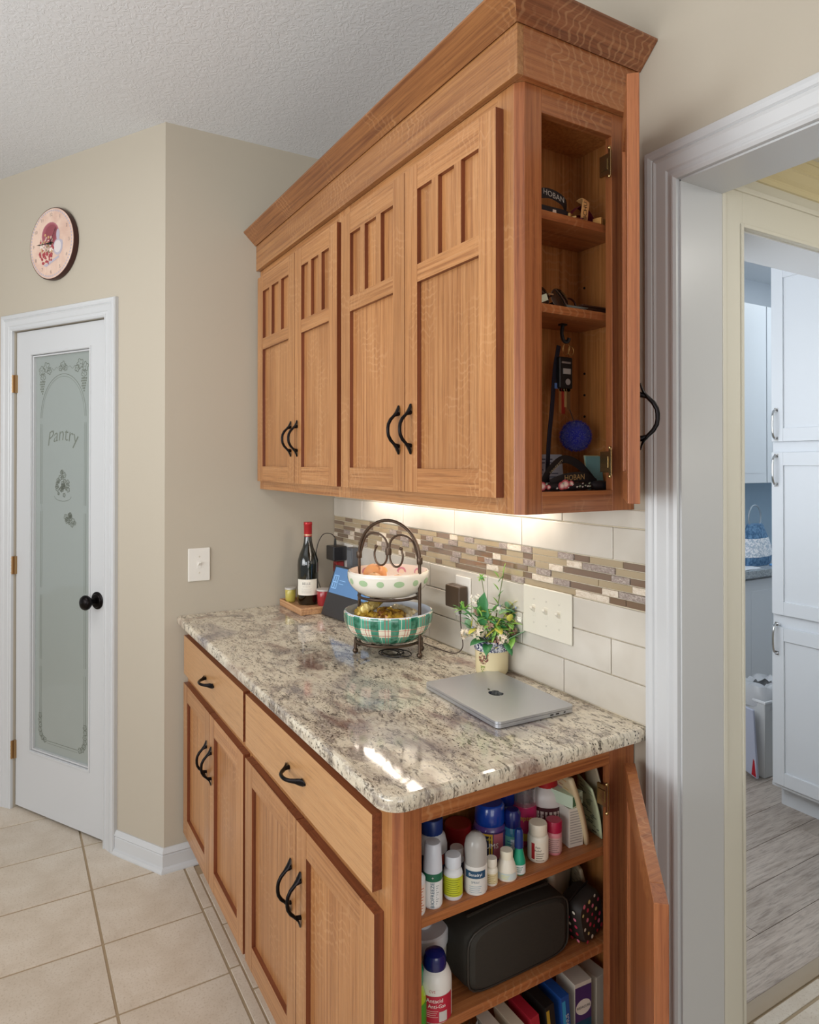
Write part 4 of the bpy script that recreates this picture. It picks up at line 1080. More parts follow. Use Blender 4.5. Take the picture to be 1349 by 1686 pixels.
# flower pot
def flowers():
    px_, py_ = 1.122, -.054
    t = thing('flower_pot', 'cream stoneware crock with blue sponged rim and cottage motif holding flowers', 'planter', (px_, py_, CT))
    m = MB().lathe([(0, .003), (.036, 0), (.041, .002), (.0435, .008), (.0445, .060), (.0455, .063)], 40, 0)
    m.lathe([(.0455, .063), (.047, .066), (.0475, .087), (.046, .090), (.042, .090), (.041, .070), (0, .068)], 40, 1)
    ts = NT('blue_sponge'); n = ts.noise(ts.mapping((1, 1, 1)), 120, 3, .6, 1.5); c = ts.ramp(n, [(.47, '1E2A52'), (.55, 'D8D8DC')]); ts.l(c, ts.b.inputs['Base Color']); ts.b.inputs['Roughness'].default_value = .2
    m.build('crock', [P('E0D0A6', .22, name='cream_glaze'), ts.m], t)
    a = math.atan2(CAM.y - py_, CAM.x - px_) - .55; r = .0448; q = MB(); rg = random.Random(2)
    for k in range(46):
        u = rg.uniform(-.014, .014); v = rg.uniform(-.012, .012) + abs(u) * .6; s_ = rg.uniform(.0012, .003)
        f = wrap_fn(r, .045, a); n = 6; q.add([f(u + s_ * math.cos(2 * PI * i / n), v + s_ * math.sin(2 * PI * i / n)) for i in range(n)], [tuple(range(n))], rg.choice([0, 0, 1, 2]))
    q.text('HERBS', .006, wrap_fn(r + .0002, .034, a), 0)
    for k in range(12):
        u = rg.uniform(-.006, .006); v = rg.uniform(-.008, .006); f = wrap_fn(r, .020, a); s_ = .0018; q.add([f(u + s_ * math.cos(2 * PI * i / 6), v + s_ * math.sin(2 * PI * i / 6)) for i in range(6)], [tuple(range(6))], 3)
    stuff(q.build('printed_motif', [P('7A4438', .5), P('9A6A50', .5), P('5A5A3A', .5), P('8A9A4A', .5)], t))
    z0 = CT + .085
    G = [P('5E9A4E', .5, name='leaf_green'), P('8FBE55', .5, name='leaf_light'), P('3E7F4C', .45, name='leaf_dark'), P('C9C254', .5, name='leaf_yellow'), P('86AE86', .5, name='leaf_sage'), P('6E7A48', .6, name='stem')]
    f = thing('artificial_flowers', 'mixed artificial bouquet of green leaves and cream blossoms in the crock', 'flowers', (px_, py_, CT))
    def leaf(base, d, L, W_, mi, nm='leaf', droop=.3, fold=.25, lobes=0):
        d = Vector(d).normalized(); side = d.cross(Vector((0, 0, 1))); side = side.normalized() if side.length > .1 else Vector((1, 0, 0)); up = side.cross(d)
        V = []; n = 7
        for i in range(n + 1):
            u = i / n; c = Vector(base) + d * L * u - Vector((0, 0, 1)) * (droop * L * u * u); w_ = W_ * (math.sin(PI * min(u * .96 + .04, 1)) ** .7) * (1 - .15 * u)
            if lobes: w_ *= 1 + .18 * math.sin(u * lobes * 2 * PI)
            if i == n: w_ = .0004
            V += [c - side * w_ + up * w_ * fold, c, c + side * w_ + up * w_ * fold]
        Fc = []
        for i in range(n): Fc += [(3 * i, 3 * i + 3, 3 * i + 4, 3 * i + 1), (3 * i + 1, 3 * i + 4, 3 * i + 5, 3 * i + 2)]
        m = MB().add(V, Fc, 0, None, True); o = m.build(nm, G[mi], f); s_ = o.modifiers.new('s', 'SOLIDIFY'); s_.thickness = .0005; return o
    rv = Vector((math.sin(YAW), math.cos(YAW), 0)); fw = Vector((-math.cos(YAW), math.sin(YAW), 0))   # right / away
    def L3(r_, a_, z): return rv * r_ * 1.25 - fw * a_ * 1.2 + Vector((0, 0, .085 + (z - .085) * 1.22 if z > .085 else z))     # right, towards viewer, up
    # stems
    def stem(r_, a_, z, rr=.0012, base=(0, 0)):
        b = L3(base[0], base[1], .070); e = L3(r_, a_, z); mid = (b + e) / 2 + Vector((0, 0, .01)); mid += (b - e) * .08
        MB().tube([b, mid, e], rr, 6).build('stem', G[5], f); return e
    # big outer leaves low
    leaf(L3(.02, .025, .085), L3(.060, .012, .046), .088, .030, 4, 'large_leaf', .05, .3)
    leaf(L3(-.01, .03, .090), L3(-.050, .03, .022), .062, .022, 2, 'large_leaf', .35, .2)
    leaf(L3(-.01, .03, .085), L3(-.01, .04, .01), .048, .014, 2, 'large_leaf', .6, .2); leaf(L3(.022, .034, .088), L3(.012, .02, -.012), .034, .012, 2, 'large_leaf', .4, .2)
    leaf(L3(-.03, .01, .09), L3(-.03, .02, .04), .045, .013, 4, 'large_leaf', .1, .3)
    # dark lobed leaf in middle-left
    leaf(L3(-.020, .02, .118), L3(.002, .0, .07), .092, .030, 2, 'large_leaf', .0, .2, 3)
    for k in range(5): leaf(L3(-.014 + .004 * k, .025, .128), L3(.03 * math.cos(k * 1.3), .02, .03 * math.sin(k * 1.3) + .012), .032, .008, 1, 'leaf', .1)
    # tall stems
    e = stem(.024, .0, .225); 
    for k, (zz_, sg) in enumerate(((.150, 1), (.165, -1), (.180, 1), (.195, -1), (.212, 1), (.222, -1))):
        b = L3(.012 + .05 * (zz_ - .14) * 1.4 * .4, .002, zz_); leaf(b, L3(sg * .5, .2, .8), .026, .006, 1 if k % 2 else 0, 'leaf', .1)
    leaf(e, L3(.2, 0, 1), .035, .007, 1, 'leaf', 0)
    e = stem(-.022, .0, .222, .001)
    for k in range(6):
        a = 2 * PI * k / 6; leaf(e, L3(math.cos(a), .4, math.sin(a)), .013, .005, 1, 'petal', 0)
    MB().ball(tuple(e + L3(0, .004, 0)), .0045, seg=8, rings=6).build('bud', G[0], f)
    # left sprig
    e = stem(-.062, .005, .160, .001)
    for k in range(9):
        a = R(10 + k * 22); leaf(e + L3(.004 * (k % 3) - .004, 0, -.008), L3(math.cos(a) * 1.0, .3, math.sin(a)), .030, .0055, 1 if k % 3 else 0, 'leaf', .15)
    # yellow-green fern right
    e = stem(.040, .012, .165, .001)
    for k in range(12):
        u = k / 11; b = L3(.018 + .028 * u, .014, .095 + .075 * u); sg = 1 if k % 2 else -1
        leaf(b, L3(sg * .8 + .3, .2, .6), .024, .0042, 3, 'leaf', .1)
    e = stem(.068, .01, .165, .001)
    for k in range(8):
        u = k / 7; b = L3(.035 + .035 * u, .012, .120 + .042 * u); sg = 1 if k % 2 else -1
        leaf(b, L3(sg * .5 + .6, .2, .5 * sg + .4), .020, .004, 3, 'leaf', .1)
    for k in range(10):
        a = R(k * 36); leaf(L3(.006, .03, .118), L3(math.cos(a), .35, math.sin(a)), .036, .0055, (1, 0, 3, 1)[k % 4], 'leaf', .1)
    rg = random.Random(8)
    for k in range(110):
        a = rg.uniform(0, 2 * PI); b = L3(rg.uniform(-.05, .05), rg.uniform(-.01, .035), rg.uniform(.085, .155)); leaf(b, L3(math.cos(a), rg.uniform(-.2, .6), math.sin(a) * .6 + .5), rg.uniform(.022, .040), rg.uniform(.006, .012), rg.choice([0, 1, 2, 4, 0, 1, 3, 4]), 'leaf', .2)
    # blossom clusters
    BL = P('EBDCC4', .6, name='cream_blossom'); BW = P('ECE8DE', .6, name='white_blossom'); BP = P('B08A78', .7, name='dusty_bract')
    for (r_, a_, z, s_, mt_, n) in ((-.030, .030, .110, .016, BL, 34), (-.058, .022, .105, .012, BL, 22), (.018, .036, .100, .015, BL, 30), (-.034, .0, .175, .011, BW, 18), (.058, .018, .135, .013, BW, 20), (.040, .03, .112, .009, BP, 14), (-.006, .03, .128, .010, BP, 16), (.012, .01, .155, .010, BW, 14), (.008, .036, .092, .008, BP, 10), (-.030, .01, .150, .009, BP, 12)):
        m = MB(); c = L3(r_, a_, z)
        for k in range(n):
            d = Vector((rg.gauss(0, 1), rg.gauss(0, 1), rg.gauss(0, 1))).normalized() * s_ * 1.3 * rg.uniform(.55, 1); p_ = c + d
            nrm = d.normalized(); u_ = nrm.orthogonal().normalized(); v_ = nrm.cross(u_); q = .0072
            pts = []
            for i in range(8): a = 2 * PI * i / 8; rr = q * (1 if i % 2 == 0 else .5); pts.append(p_ + u_ * rr * math.cos(a) + v_ * rr * math.sin(a) + nrm * (.0012 if i % 2 == 0 else 0))
            m.add(pts + [p_ - nrm * .001], [(i, (i + 1) % 8, 8) for i in range(8)], 0, None, False)
        stuff(m.build('blossom', mt_, f)); stem(r_, a_ - .005, z - .004, .0008)
    for k in range(9):
        MB().ball(tuple(L3(rg.uniform(-.05, .06), rg.uniform(.01, .03), rg.uniform(.10, .165))), .0032, seg=8, rings=5).build('berry', P('5A2E2A', .4) if k % 2 else P('8E98B0', .5), f)
flowers()

# ------------------------------------------------------------------ medicine shelf
def fa(x, y): return math.atan2(CAM.y - y, CAM.x - x)
def bottle(name, label, cat, x, y, z, body, bmat, cap=None, cmat=None, labels=(), sx=1, sy=1, group=None, rot=0, ridge=.03, tilt=None, capname='cap'):
    t = thing(name, label, cat, (x, y, z), rot, group, rot=tilt)
    MB().lathe(body, 32, 0, sx=sx, sy=sy).build('body', bmat, t)
    if cap: MB().lathe(cap, 40, 0, sx=sx, sy=sy, ridge=ridge).build(capname, cmat, t)
    for lb in labels:   # r,z0,z1,half-angle,center offset,color,[texts (str,size,z,color,vertical)]
        r, z0, z1, ha, co, col, txts = lb; a = fa(x, y) - rot + co
        m = MB(); mats = [P(col, .45)]; m.wrap(r + .0003, z0, z1, a - ha, a + ha, 0, 14, sx, sy)
        lines = []
        for (s_, size, zc, tc, vert) in txts:
            if P(tc, .5) not in mats: mats.append(P(tc, .5))
            mi = mats.index(P(tc, .5)); f = wrap_fn(r + .0006, zc, a, sx, sy)
            if s_ == '|':    # solid block size=(u0,u1,z0,z1)
                u0, u1, b0, b1 = size; m.wrap(r + .0005, b0, b1, a + u0 / r, a + u1 / r, mi, 6, sx, sy)
            elif s_ == '=':  # lines of small print
                u0, u1, n_, dz = size
                for i in range(n_): m.wrap(r + .0005, zc - i * dz, zc - i * dz + dz * .28, a + u0 / r, a + (u1 - (i % 3) * .002) / r, mi, 6, sx, sy)
            else: m.text(s_, size, f, mi, rot=(PI / 2 if vert else 0), bold=0.0)
        m.build('label', mats, t)
    return t
Z1 = .6552
WB = P('E2E4E6', .35, name='white_bottle'); CRM = P('E8E2D2', .35, name='cream_bottle')
def pill(r, h, sh=.75, lip=.7): return [(0, .001), (r * .9, 0), (r, .003), (r, h * sh), (r * .93, h * (sh + .08)), (r * lip, h * (sh + .13)), (r * lip, h)]
def capf(r, z0, z1): return [(0, z0), (r, z0), (r, z1 - .002), (r * .93, z1), (0, z1)]
# roll-on pain relief
bottle('roll_on_tube', 'white roll-on tube with green band and upright lettering on the medicine shelf', 'tube', 1.511, -.489, Z1,
       [(0, .001), (.0165, 0), (.0178, .003), (.0178, .058), (.0165, .061)], WB, [(.0178, .062), (.0176, .070), (.0155, .112), (.0135, .115), (0, .1155)], P('D6DCE6', .3), 
       [(.0178, .050, .064, 1.5, 0, '1F6B4E', [('+', .008, .057, 'F0F0F0', False)]), (.0178, .004, .049, 1.5, 0, 'E9ECEC', [('BIOFREEZE', .0095, .026, '1E5A78', True), ('=', (.006, .012, 9, .004), .042, '9AA4A8', False)])], ridge=0)
bottle('pill_bottle', 'white pill bottle with lime yellow label beside the roll-on tube', 'bottle', 1.510, -.443, Z1, pill(.0181, .062, .74), WB, capf(.0155, .058, .078), P('DADFE6', .35),
       [(.0181, .008, .043, 1.55, 0, 'C6CC2C', [('=', (-.013, .013, 8, .0040), .038, '7A8420', False)])])
t = bottle('spray_bottle', 'clear domed spray bottle with blue logo standing in front on the medicine shelf', 'bottle', 1.516, -.3945, Z1, [(0, .001), (.0215, 0), (.0228, .004), (.0224, .050), (.0205, .056)], P('E0DED8', .3), [(.0215, .050), (.0222, .085), (.0195, .098), (.0110, .107), (0, .109)], P('D3D0CA', .22, name='frosted_cap', trans=.35),
       [(.0226, .032, .046, .95, 0, '1E4A6A', [('Benadryl', .0078, .039, 'F2F2F2', False)]), (.0227, .006, .031, .95, 0, 'D8D6D0', [('SPRAY', .006, .025, '6A7A8A', False), ('=', (-.012, .012, 4, .0038), .017, '8FA6B4', False)])], sx=.95, sy=1, ridge=0)
bottle('pill_bottle', 'tiny pill bottle with tan label between spray bottle and cream bottle', 'bottle', 1.517, -.357, Z1, pill(.0117, .038, .74), CRM, capf(.0105, .036, .050), CRM, [(.0117, .005, .024, 1.4, 0, 'D9CBA0', [('=', (-.008, .008, 5, .0036), .020, 'A08A50', False)])])
bottle('drops_bottle', 'cream bottle with flared base and pale blue label', 'bottle', 1.514, -.318, Z1, [(0, .001), (.0195, 0), (.0208, .003), (.0200, .018), (.0145, .034), (.0125, .038)], CRM, capf(.0128, .036, .053), P('EAE3CC', .35),
       [(.0206, .004, .016, 1.1, 0, 'C9D6D4', [('=', (-.012, .006, 3, .003), .012, 'E6E070', False)])])
bottle('nasal_spray', 'slim nasal spray bottle with green body and dark blue cap', 'bottle', 1.515, -.2875, Z1, [(0, .001), (.0125, 0), (.0132, .002), (.0132, .024), (.0115, .030), (.0085, .045), (.0075, .050)], P('1F9A78', .25, name='teal_plastic'), [(.0090, .050), (.0085, .080), (.0060, .086), (0, .087)], P('12306E', .3),
       [(.0132, .002, .020, 1.3, 0, 'DDE2E0', [('=', (-.008, .008, 3, .004), .015, '4A8A7A', False)])], ridge=0)
bottle('spray_bottle', 'nose spray with royal blue cap and clear green front behind the slim one', 'bottle', 1.474, -.270, Z1, [(0, .001), (.018, 0), (.019, .003), (.019, .060), (.016, .070)], P('2A7A9A', .2, coat=1), [(.0160, .068), (.0165, .096), (.012, .103), (0, .104)], P('101F66', .3),
       [(.019, .012, .055, 1.2, 0, '5FA89A', [('|', (-.004, .010, .03, .05), 0, 'C8D8E4', False), ('=', (-.012, .0, 5, .006), .044, '1E5A8A', False)])], ridge=0)
bottle('pill_bottle', 'cream pill bottle with red upright stripe label reading Pain Relief', 'bottle', 1.497, -.222, Z1, pill(.0216, .058, .78), CRM, capf(.0190, .053, .074), P('E6DCC8', .4),
       [(.0216, .006, .042, 1.3, 0, 'EAE2D0', [('|', (-.0135, -.0065, .008, .040), 0, 'B0282C', False), ('Pain', .0062, .032, '4A3A30', False), ('Relief', .0062, .0255, '4A3A30', False), ('=', (-.004, .013, 4, .0045), .019, '7A6A5A', False)])])
bottle('pill_bottle', 'small pink pill bottle with raspberry cap', 'bottle', 1.497, -.178, Z1, pill(.0165, .052, .78), P('D88A92', .3), capf(.0172, .046, .068), P('A8123E', .35),
       [(.0166, .006, .036, 1.4, 0, 'CFA8A2', [('=', (-.011, .011, 7, .004), .031, '8A6A70', False)])])
bottle('pill_bottle', 'white medicine bottle with navy cap and yellow lettering behind the roll-on tube', 'bottle', 1.430, -.440, Z1, [(0, .001), (.029, 0), (.031, .004), (.031, .062), (.027, .078), (.020, .084), (.0195, .088)], WB, capf(.0225, .084, .112), P('17377E', .35),
       [(.0311, .006, .050, 1.4, 0, '16244E', [('Advil', .017, .036, 'D8C030', False), ('|', (.018, .028, .03, .05), 0, 'B0442E', False)])])
bottle('pill_bottle', 'white bottle at the far left of the medicine shelf, cut by the cabinet post', 'bottle', 1.425, -.500, Z1, pill(.022, .085, .8), P('D8D4CC', .4), capf(.020, .078, .100), P('C8C2B8', .45))
bottle('ointment_tube', 'front left tube with orange print, half hidden by the cabinet post', 'tube', 1.514, -.527, Z1, [(0, .001), (.016, 0), (.0172, .003), (.0172, .062), (.012, .068), (0, .069)], WB, None, None, [(.0173, .006, .055, 2.0, 0, 'E8DDD4', [('=', (-.014, .016, 9, .005), .048, 'C2603A', False)])])
def rot3(x, y, z): return (x, y, z)
t = bottle('antacid_bottle', 'tablet bottle with bright blue tilted cap and round TUMS emblem', 'bottle', 1.440, -.303, Z1 + .001, [(0, .001), (.032, 0), (.035, .004), (.036, .055), (.032, .070), (.026, .076)], P('5A3E86', .3, coat=.5), [(0, .072), (.031, .072), (.033, .078), (.030, .108), (.026, .112), (0, .113)], P('0F3FA0', .25, coat=.6),
       [(.0362, .010, .064, 1.5, 0, '3A2A66', [('|', (.008, .030, .012, .062), 0, 'B0606E', False), ('|', (-.036, .006, .006, .062), 0, 'C9A22C', False), ('|', (-.028, .002, .012, .058), 0, '141A34', False), ('TUMS', .0145, .038, 'F0EEE6', False), ('ultra', .007, .052, 'D8C84A', False)])], ridge=.015)
bottle('antacid_bottle', 'second blue capped bottle at the back of the medicine shelf', 'bottle', 1.396, -.235, Z1, [(0, .001), (.030, 0), (.032, .004), (.032, .072), (.026, .082)], P('17306E', .3), [(0, .080), (.030, .080), (.032, .086), (.030, .116), (.025, .120), (0, .121)], P('0C2C86', .25), ridge=.015)
bottle('liquid_medicine', 'pink liquid medicine bottle with clear dosing cup and yellow lettering', 'bottle', 1.432, -.2035, Z1, [(0, .001), (.024, 0), (.0255, .004), (.0255, .078), (.020, .090)], P('C93A6C', .3), [(.0245, .082), (.0245, .118), (.0215, .121), (.021, .086)], P('D8D0D4', .1, trans=.85, name='clear_cup'),
       [(.0257, .010, .080, 1.5, 0, 'C8306A', [('Pepto', .0150, .060, 'E2C234', False), ('|', (-.01, .02, .012, .028), 0, 'D8B82E', False)])], ridge=0, capname='dosing_cup')
t = bottle('vitamin_bottle', 'large white bottle with red cap and maroon bordered label', 'bottle', 1.432, -.142, Z1, [(0, .001), (.036, 0), (.038, .004), (.038, .088), (.034, .100), (.024, .108), (.022, .112)], P('DDD8D4', .35), capf(.026, .108, .128), P('A81820', .35),
       [(.0382, .016, .072, 1.0, -.05, '4A2026', [('|', (-.026, .032, .02, .064), 0, 'D2C6BE', False), ('=', (-.022, .030, 6, .007), .056, '5A3A3A', False)])])
bottle('ointment_jar', 'dark red jar lid behind the spray bottle on the medicine shelf', 'jar', 1.396, -.352, Z1, [(0, .001), (.026, 0), (.028, .004), (.028, .03)], P('7A1A1E', .4), capf(.029, .03, .062), P('8E1A1E', .35))
bottle('pill_bottle', 'small white bottle with dark label behind the clear spray bottle', 'bottle', 1.460, -.400, Z1, pill(.014, .045, .78), WB, capf(.0135, .04, .056), P('DAD6D2', .4), [(.0142, .006, .03, 1.4, 0, '28303E', [])])
def carton(name, label, loc, dims, rot, cols, txt=None, tilt=0, cat='box'):
    t = thing(name, label, cat, loc, rot=(tilt, 0, rot)); w_, d_, h_ = dims
    MB().box(-d_ / 2, d_ / 2, -w_ / 2, w_ / 2, 0, h_).build('carton', P(cols[0], .55), t, bevel=.0008)
    m = MB(); mats = [P(c, .5) for c in cols[1:]]; x = d_ / 2 + .0003
    f = plane_fn((x, 0, 0), (0, 1, 0), (0, 0, 1))
    if txt:
        for (s_, a, b, c, mi) in txt:
            if s_ == '|': m.add([f(a[0], a[2]), f(a[1], a[2]), f(a[1], a[3]), f(a[0], a[3])], [(0, 1, 2, 3)], mi)
            elif s_ == '=':
                for i in range(a[2]): m.add([tuple(Vector(f(a[0], b - i * c)) + Vector((.0002, 0, 0))), tuple(Vector(f(a[1], b - i * c)) + Vector((.0002, 0, 0))), tuple(Vector(f(a[1], b - i * c + c * .35)) + Vector((.0002, 0, 0))), tuple(Vector(f(a[0], b - i * c + c * .35)) + Vector((.0002, 0, 0)))], [(0, 1, 2, 3)], mi)
            elif s_ == 'O': m.add([tuple(Vector(f(a[0] + a[2] * math.cos(2 * PI * i / 20), a[1] + a[3] * math.sin(2 * PI * i / 20))) + Vector((.0003, 0, 0))) for i in range(20)], [tuple(range(20))], mi)
            elif s_ == 'v':
                g_ = plane_fn((x + .0003, 0, a[0]), (0, 0, 1), (0, -1, 0)); m.text(a[1], b, lambda p, q, g_=g_, c=c: g_(p, q - c), mi)
            else: g_ = plane_fn((x + .0007, a, b), (0, 1, 0), (0, 0, 1)); m.text(s_, c, g_, mi)
        m.build('print', mats, t)
    return t
carton('medicine_box', 'white medicine box with fine print between pink bottle and paper packets', (1.482, -.121, Z1), (.036, .05, .082), R(-8), ['DDD8CC', 'A8A49C', '6A9A5A'], [('=', (-.015, .015, 13), .074, .0055, 0)])
carton('medicine_box', 'green and white small box lying on top of the white medicine box', (1.478, -.124, Z1 + .0835), (.040, .055, .026), R(14), ['C9DCC4', '2E6A46', '1A2A24'], [('|', (-.019, .0, .003, .024), 0, 0, 0), ('GEL', .008, .013, .010, 1)])
def sheet(name, label, pts, col, th_=.004, printc=None, cat='paper', seed=1):
    # a standing folded packet: outline pts (y,z) at two depths with bow in x
    t = thing(name, label, cat, (0, 0, 0)); (x0, x1) = pts[0]; out = pts[1]
    # grid between bottom edge and top edge: out = [(yb0,zb0),(yb1,zb1),(yt1,zt1),(yt0,zt0)] ; first index = near edge(x1), second = far edge (x0)
    n = 8; V = []; Fc = []
    for i in range(n + 1):
        u = i / n
        for j in range(n + 1):
            v = j / n; ya = out[0][0] + (out[3][0] - out[0][0]) * v; yb = out[1][0] + (out[2][0] - out[1][0]) * v
            za = out[0][1] + (out[3][1] - out[0][1]) * v; zb_ = out[1][1] + (out[2][1] - out[1][1]) * v
            V.append((x1 + (x0 - x1) * u, ya + (yb - ya) * u + .006 * math.sin(PI * v) * (1 - u), za + (zb_ - za) * u))
    for i in range(n):
        for j in range(n): a = i * (n + 1) + j; Fc.append((a, a + 1, a + n + 2, a + n + 1))
    o = MB().add(V, Fc, 0, None, True).build('packet', P(col, .5), t); s_ = o.modifiers.new('s', 'SOLIDIFY'); s_.thickness = th_; s_.offset = 0
    if printc:
        rg = random.Random(seed); m = MB()
        def pt(u, v): 
            ya = out[0][0] + (out[3][0] - out[0][0]) * v; yb = out[1][0] + (out[2][0] - out[1][0]) * v; za = out[0][1] + (out[3][1] - out[0][1]) * v; zb_ = out[1][1] + (out[2][1] - out[1][1]) * v
            return (x1 + (x0 - x1) * u, ya + (yb - ya) * u + .006 * math.sin(PI * v) * (1 - u) - th_ / 2 - .0006, za + (zb_ - za) * u)
        for k in range(26):
            u, v = rg.uniform(.05, .7), .05 + .9 * k / 26; L = rg.uniform(.1, .28); m.add([pt(u, v), pt(u + L, v), pt(u + L, v + .018), pt(u, v + .018)], [(0, 1, 2, 3)], rg.randrange(len(printc)))
        stuff(m.build('print', [P(c, .5) for c in printc], t))
    return t
sheet('paper_packet', 'tan paper packet leaning beside the white medicine box', ((1.44, 1.515), [(-.098, Z1 + .001), (-.085, Z1 + .001), (-.130, .80), (-.145, .805)]), 'D2BE98', .010, ['A86A4A', '9A7AA0', 'C8A060'], seed=2)
sheet('paper_packet', 'pale green instruction leaflet leaning against the right inner side', ((1.44, 1.515), [(-.055, Z1 + .001), (-.050, Z1 + .001), (-.055, .770), (-.085, .770)]), 'C6CDA8', .003, ['5A6A58', '3E4A40', '7A8A60'], seed=3)
sheet('paper_packet', 'tall thin grey card leaning to the far right of the medicine shelf', ((1.46, 1.520), [(-.034, Z1 + .001), (-.030, Z1 + .001), (-.060, .83), (-.083, .83)]), 'B8AA92', .003)

# ------------------------------------------------------------------ second shelf
Z2 = .4503
bottle('antacid_bottle', 'white antacid bottle with navy domed cap and red label, standing at the lower left', 'bottle', 1.507, -.482, Z2,
       [(0, .001), (.029, 0), (.0318, .004), (.0318, .060), (.031, .072), (.026, .084), (.021, .088)], P('E4E2DC', .3), [(.0205, .083), (.0215, .088), (.0212, .103), (.018, .111), (.010, .115), (0, .116)], P('101A5E', .25, coat=.5),
       [(.0319, .004, .052, 1.2, 0, 'B8203A', [('Antacid', .0105, .044, 'F2EEEA', False), ('& Anti-Gas', .0095, .034, 'F2EEEA', False), ('=', (-.020, .006, 4, .0035), .025, 'E8B8B0', False), ('|', (.008, .024, .006, .024), 0, 'C8C4C0', False)]), (.0313, .056, .064, .5, -.15, 'E4E2DC', [('CVS', .007, .060, 'B0202A', False)])], ridge=0)
bottle('dish_soap_bottle', 'bright green bottle at the far left of the lower shelf', 'bottle', 1.511, -.534, Z2, [(0, .001), (.024, 0), (.026, .004), (.026, .052), (.022, .066), (.0165, .074)], P('A8C828', .25, coat=.5), [(.0175, .072), (.0205, .078), (.0215, .100), (.016, .120), (0, .126)], P('12804A', .25), [(.0262, .008, .05, 1.8, 0, '3E9A2A', [('|', (.004, .014, .01, .044), 0, 'D8E060', False)])], ridge=0)
bottle('plastic_tub', 'round white plastic tub behind the antacid bottle', 'jar', 1.420, -.455, Z2, [(0, .001), (.042, 0), (.046, .004), (.048, .075)], P('DCD8C8', .35), [(0, .075), (.050, .075), (.051, .080), (.051, .100), (.048, .103), (.018, .104), (.016, .110), (0, .111)], P('DDE0E4', .3), ridge=0, capname='lid')
def bag():
    t = thing('toiletry_bag', 'large black fabric toiletry bag with piping filling the middle of the lower shelf', 'bag', (1.448, -.284, Z2))
    W, D, H = .133, .072, .135      # half width (y), half depth (x), height
    seg = 40; V = []; Fc = []; rings = [(.0, .86), (.004, .95), (.02, 1.0), (.06, 1.0), (.10, .985), (.118, .94), (.130, .80), (.136, .5), (.138, .0)]
    rr = .045
    def outline(a, s_):
        # superellipse footprint
        c, sn = math.cos(a), math.sin(a); n_ = 5.0
        k = (abs(c) ** n_ + abs(sn) ** n_) ** (-1 / n_); return (k * c * D * s_, k * sn * W * s_)
    BK = NT('black_canvas'); BK.b.inputs['Base Color'].default_value = srgb('2C2922'); BK.b.inputs['Roughness'].default_value = .75; BK.bump(BK.noise(BK.mapping((1, 1, 1)), 60, 4, .6, .3), .4, .002); BK = BK.m
    # build as rounded front silhouette (y,z) swept in depth x
    front = []
    for k in range(48):
        a = 2 * PI * k / 48; n_ = 6.0; c, sn = math.cos(a), math.sin(a); kk = (abs(c) ** n_ + abs(sn) ** n_) ** (-1 / n_)
        y = kk * c * W; z = kk * sn * .064 + .065; 
        if z > .065: z += -.0 + .004 * math.cos(y * 18)
        front.append((y, z))
    secs = [(-D, .80), (-D + .006, .93), (-D + .02, .99), (-.0, 1.0), (D - .02, .985), (D - .006, .95), (D, .86)]
    for x, s_ in secs:
        for y, z in front: V.append((x, y * s_, max((z - .065) * s_ + .065, .0015)))
    n = 48
    for i in range(len(secs) - 1):
        for k in range(n): Fc.append((i * n + k, i * n + (k + 1) % n, (i + 1) * n + (k + 1) % n, (i + 1) * n + k))
    m = MB().add(V, Fc, 0, None, True); m.add(V[:n], [tuple(range(n))[::-1]], 0); m.add(V[-n:], [tuple(range(n))], 0); m.build('body', BK, t, ang=1.3)
    for x, s_ in ((D - .005, .962), (-D + .008, .95)):
        MB().tube([(x, y * s_, max((z - .065) * s_ + .065, .003)) for y, z in front], .0022, 6, closed=True).build('piping', P('2E2A24', .5), t)
    MB().tube([(.03, y, .1295 + .002 * math.cos(y * 20)) for y in [(-.105 + .21 * k / 16) for k in range(17)]], .0028, 6).build('zipper', P('3A352E', .4), t)
    MB().tube([(-.03, .05, .118), (-.032, .07, .150), (-.033, .10, .158), (-.034, .125, .140), (-.034, .13, .095)], .008, 8, flat=.25).build('strap', P('171512', .6), t)
bag()
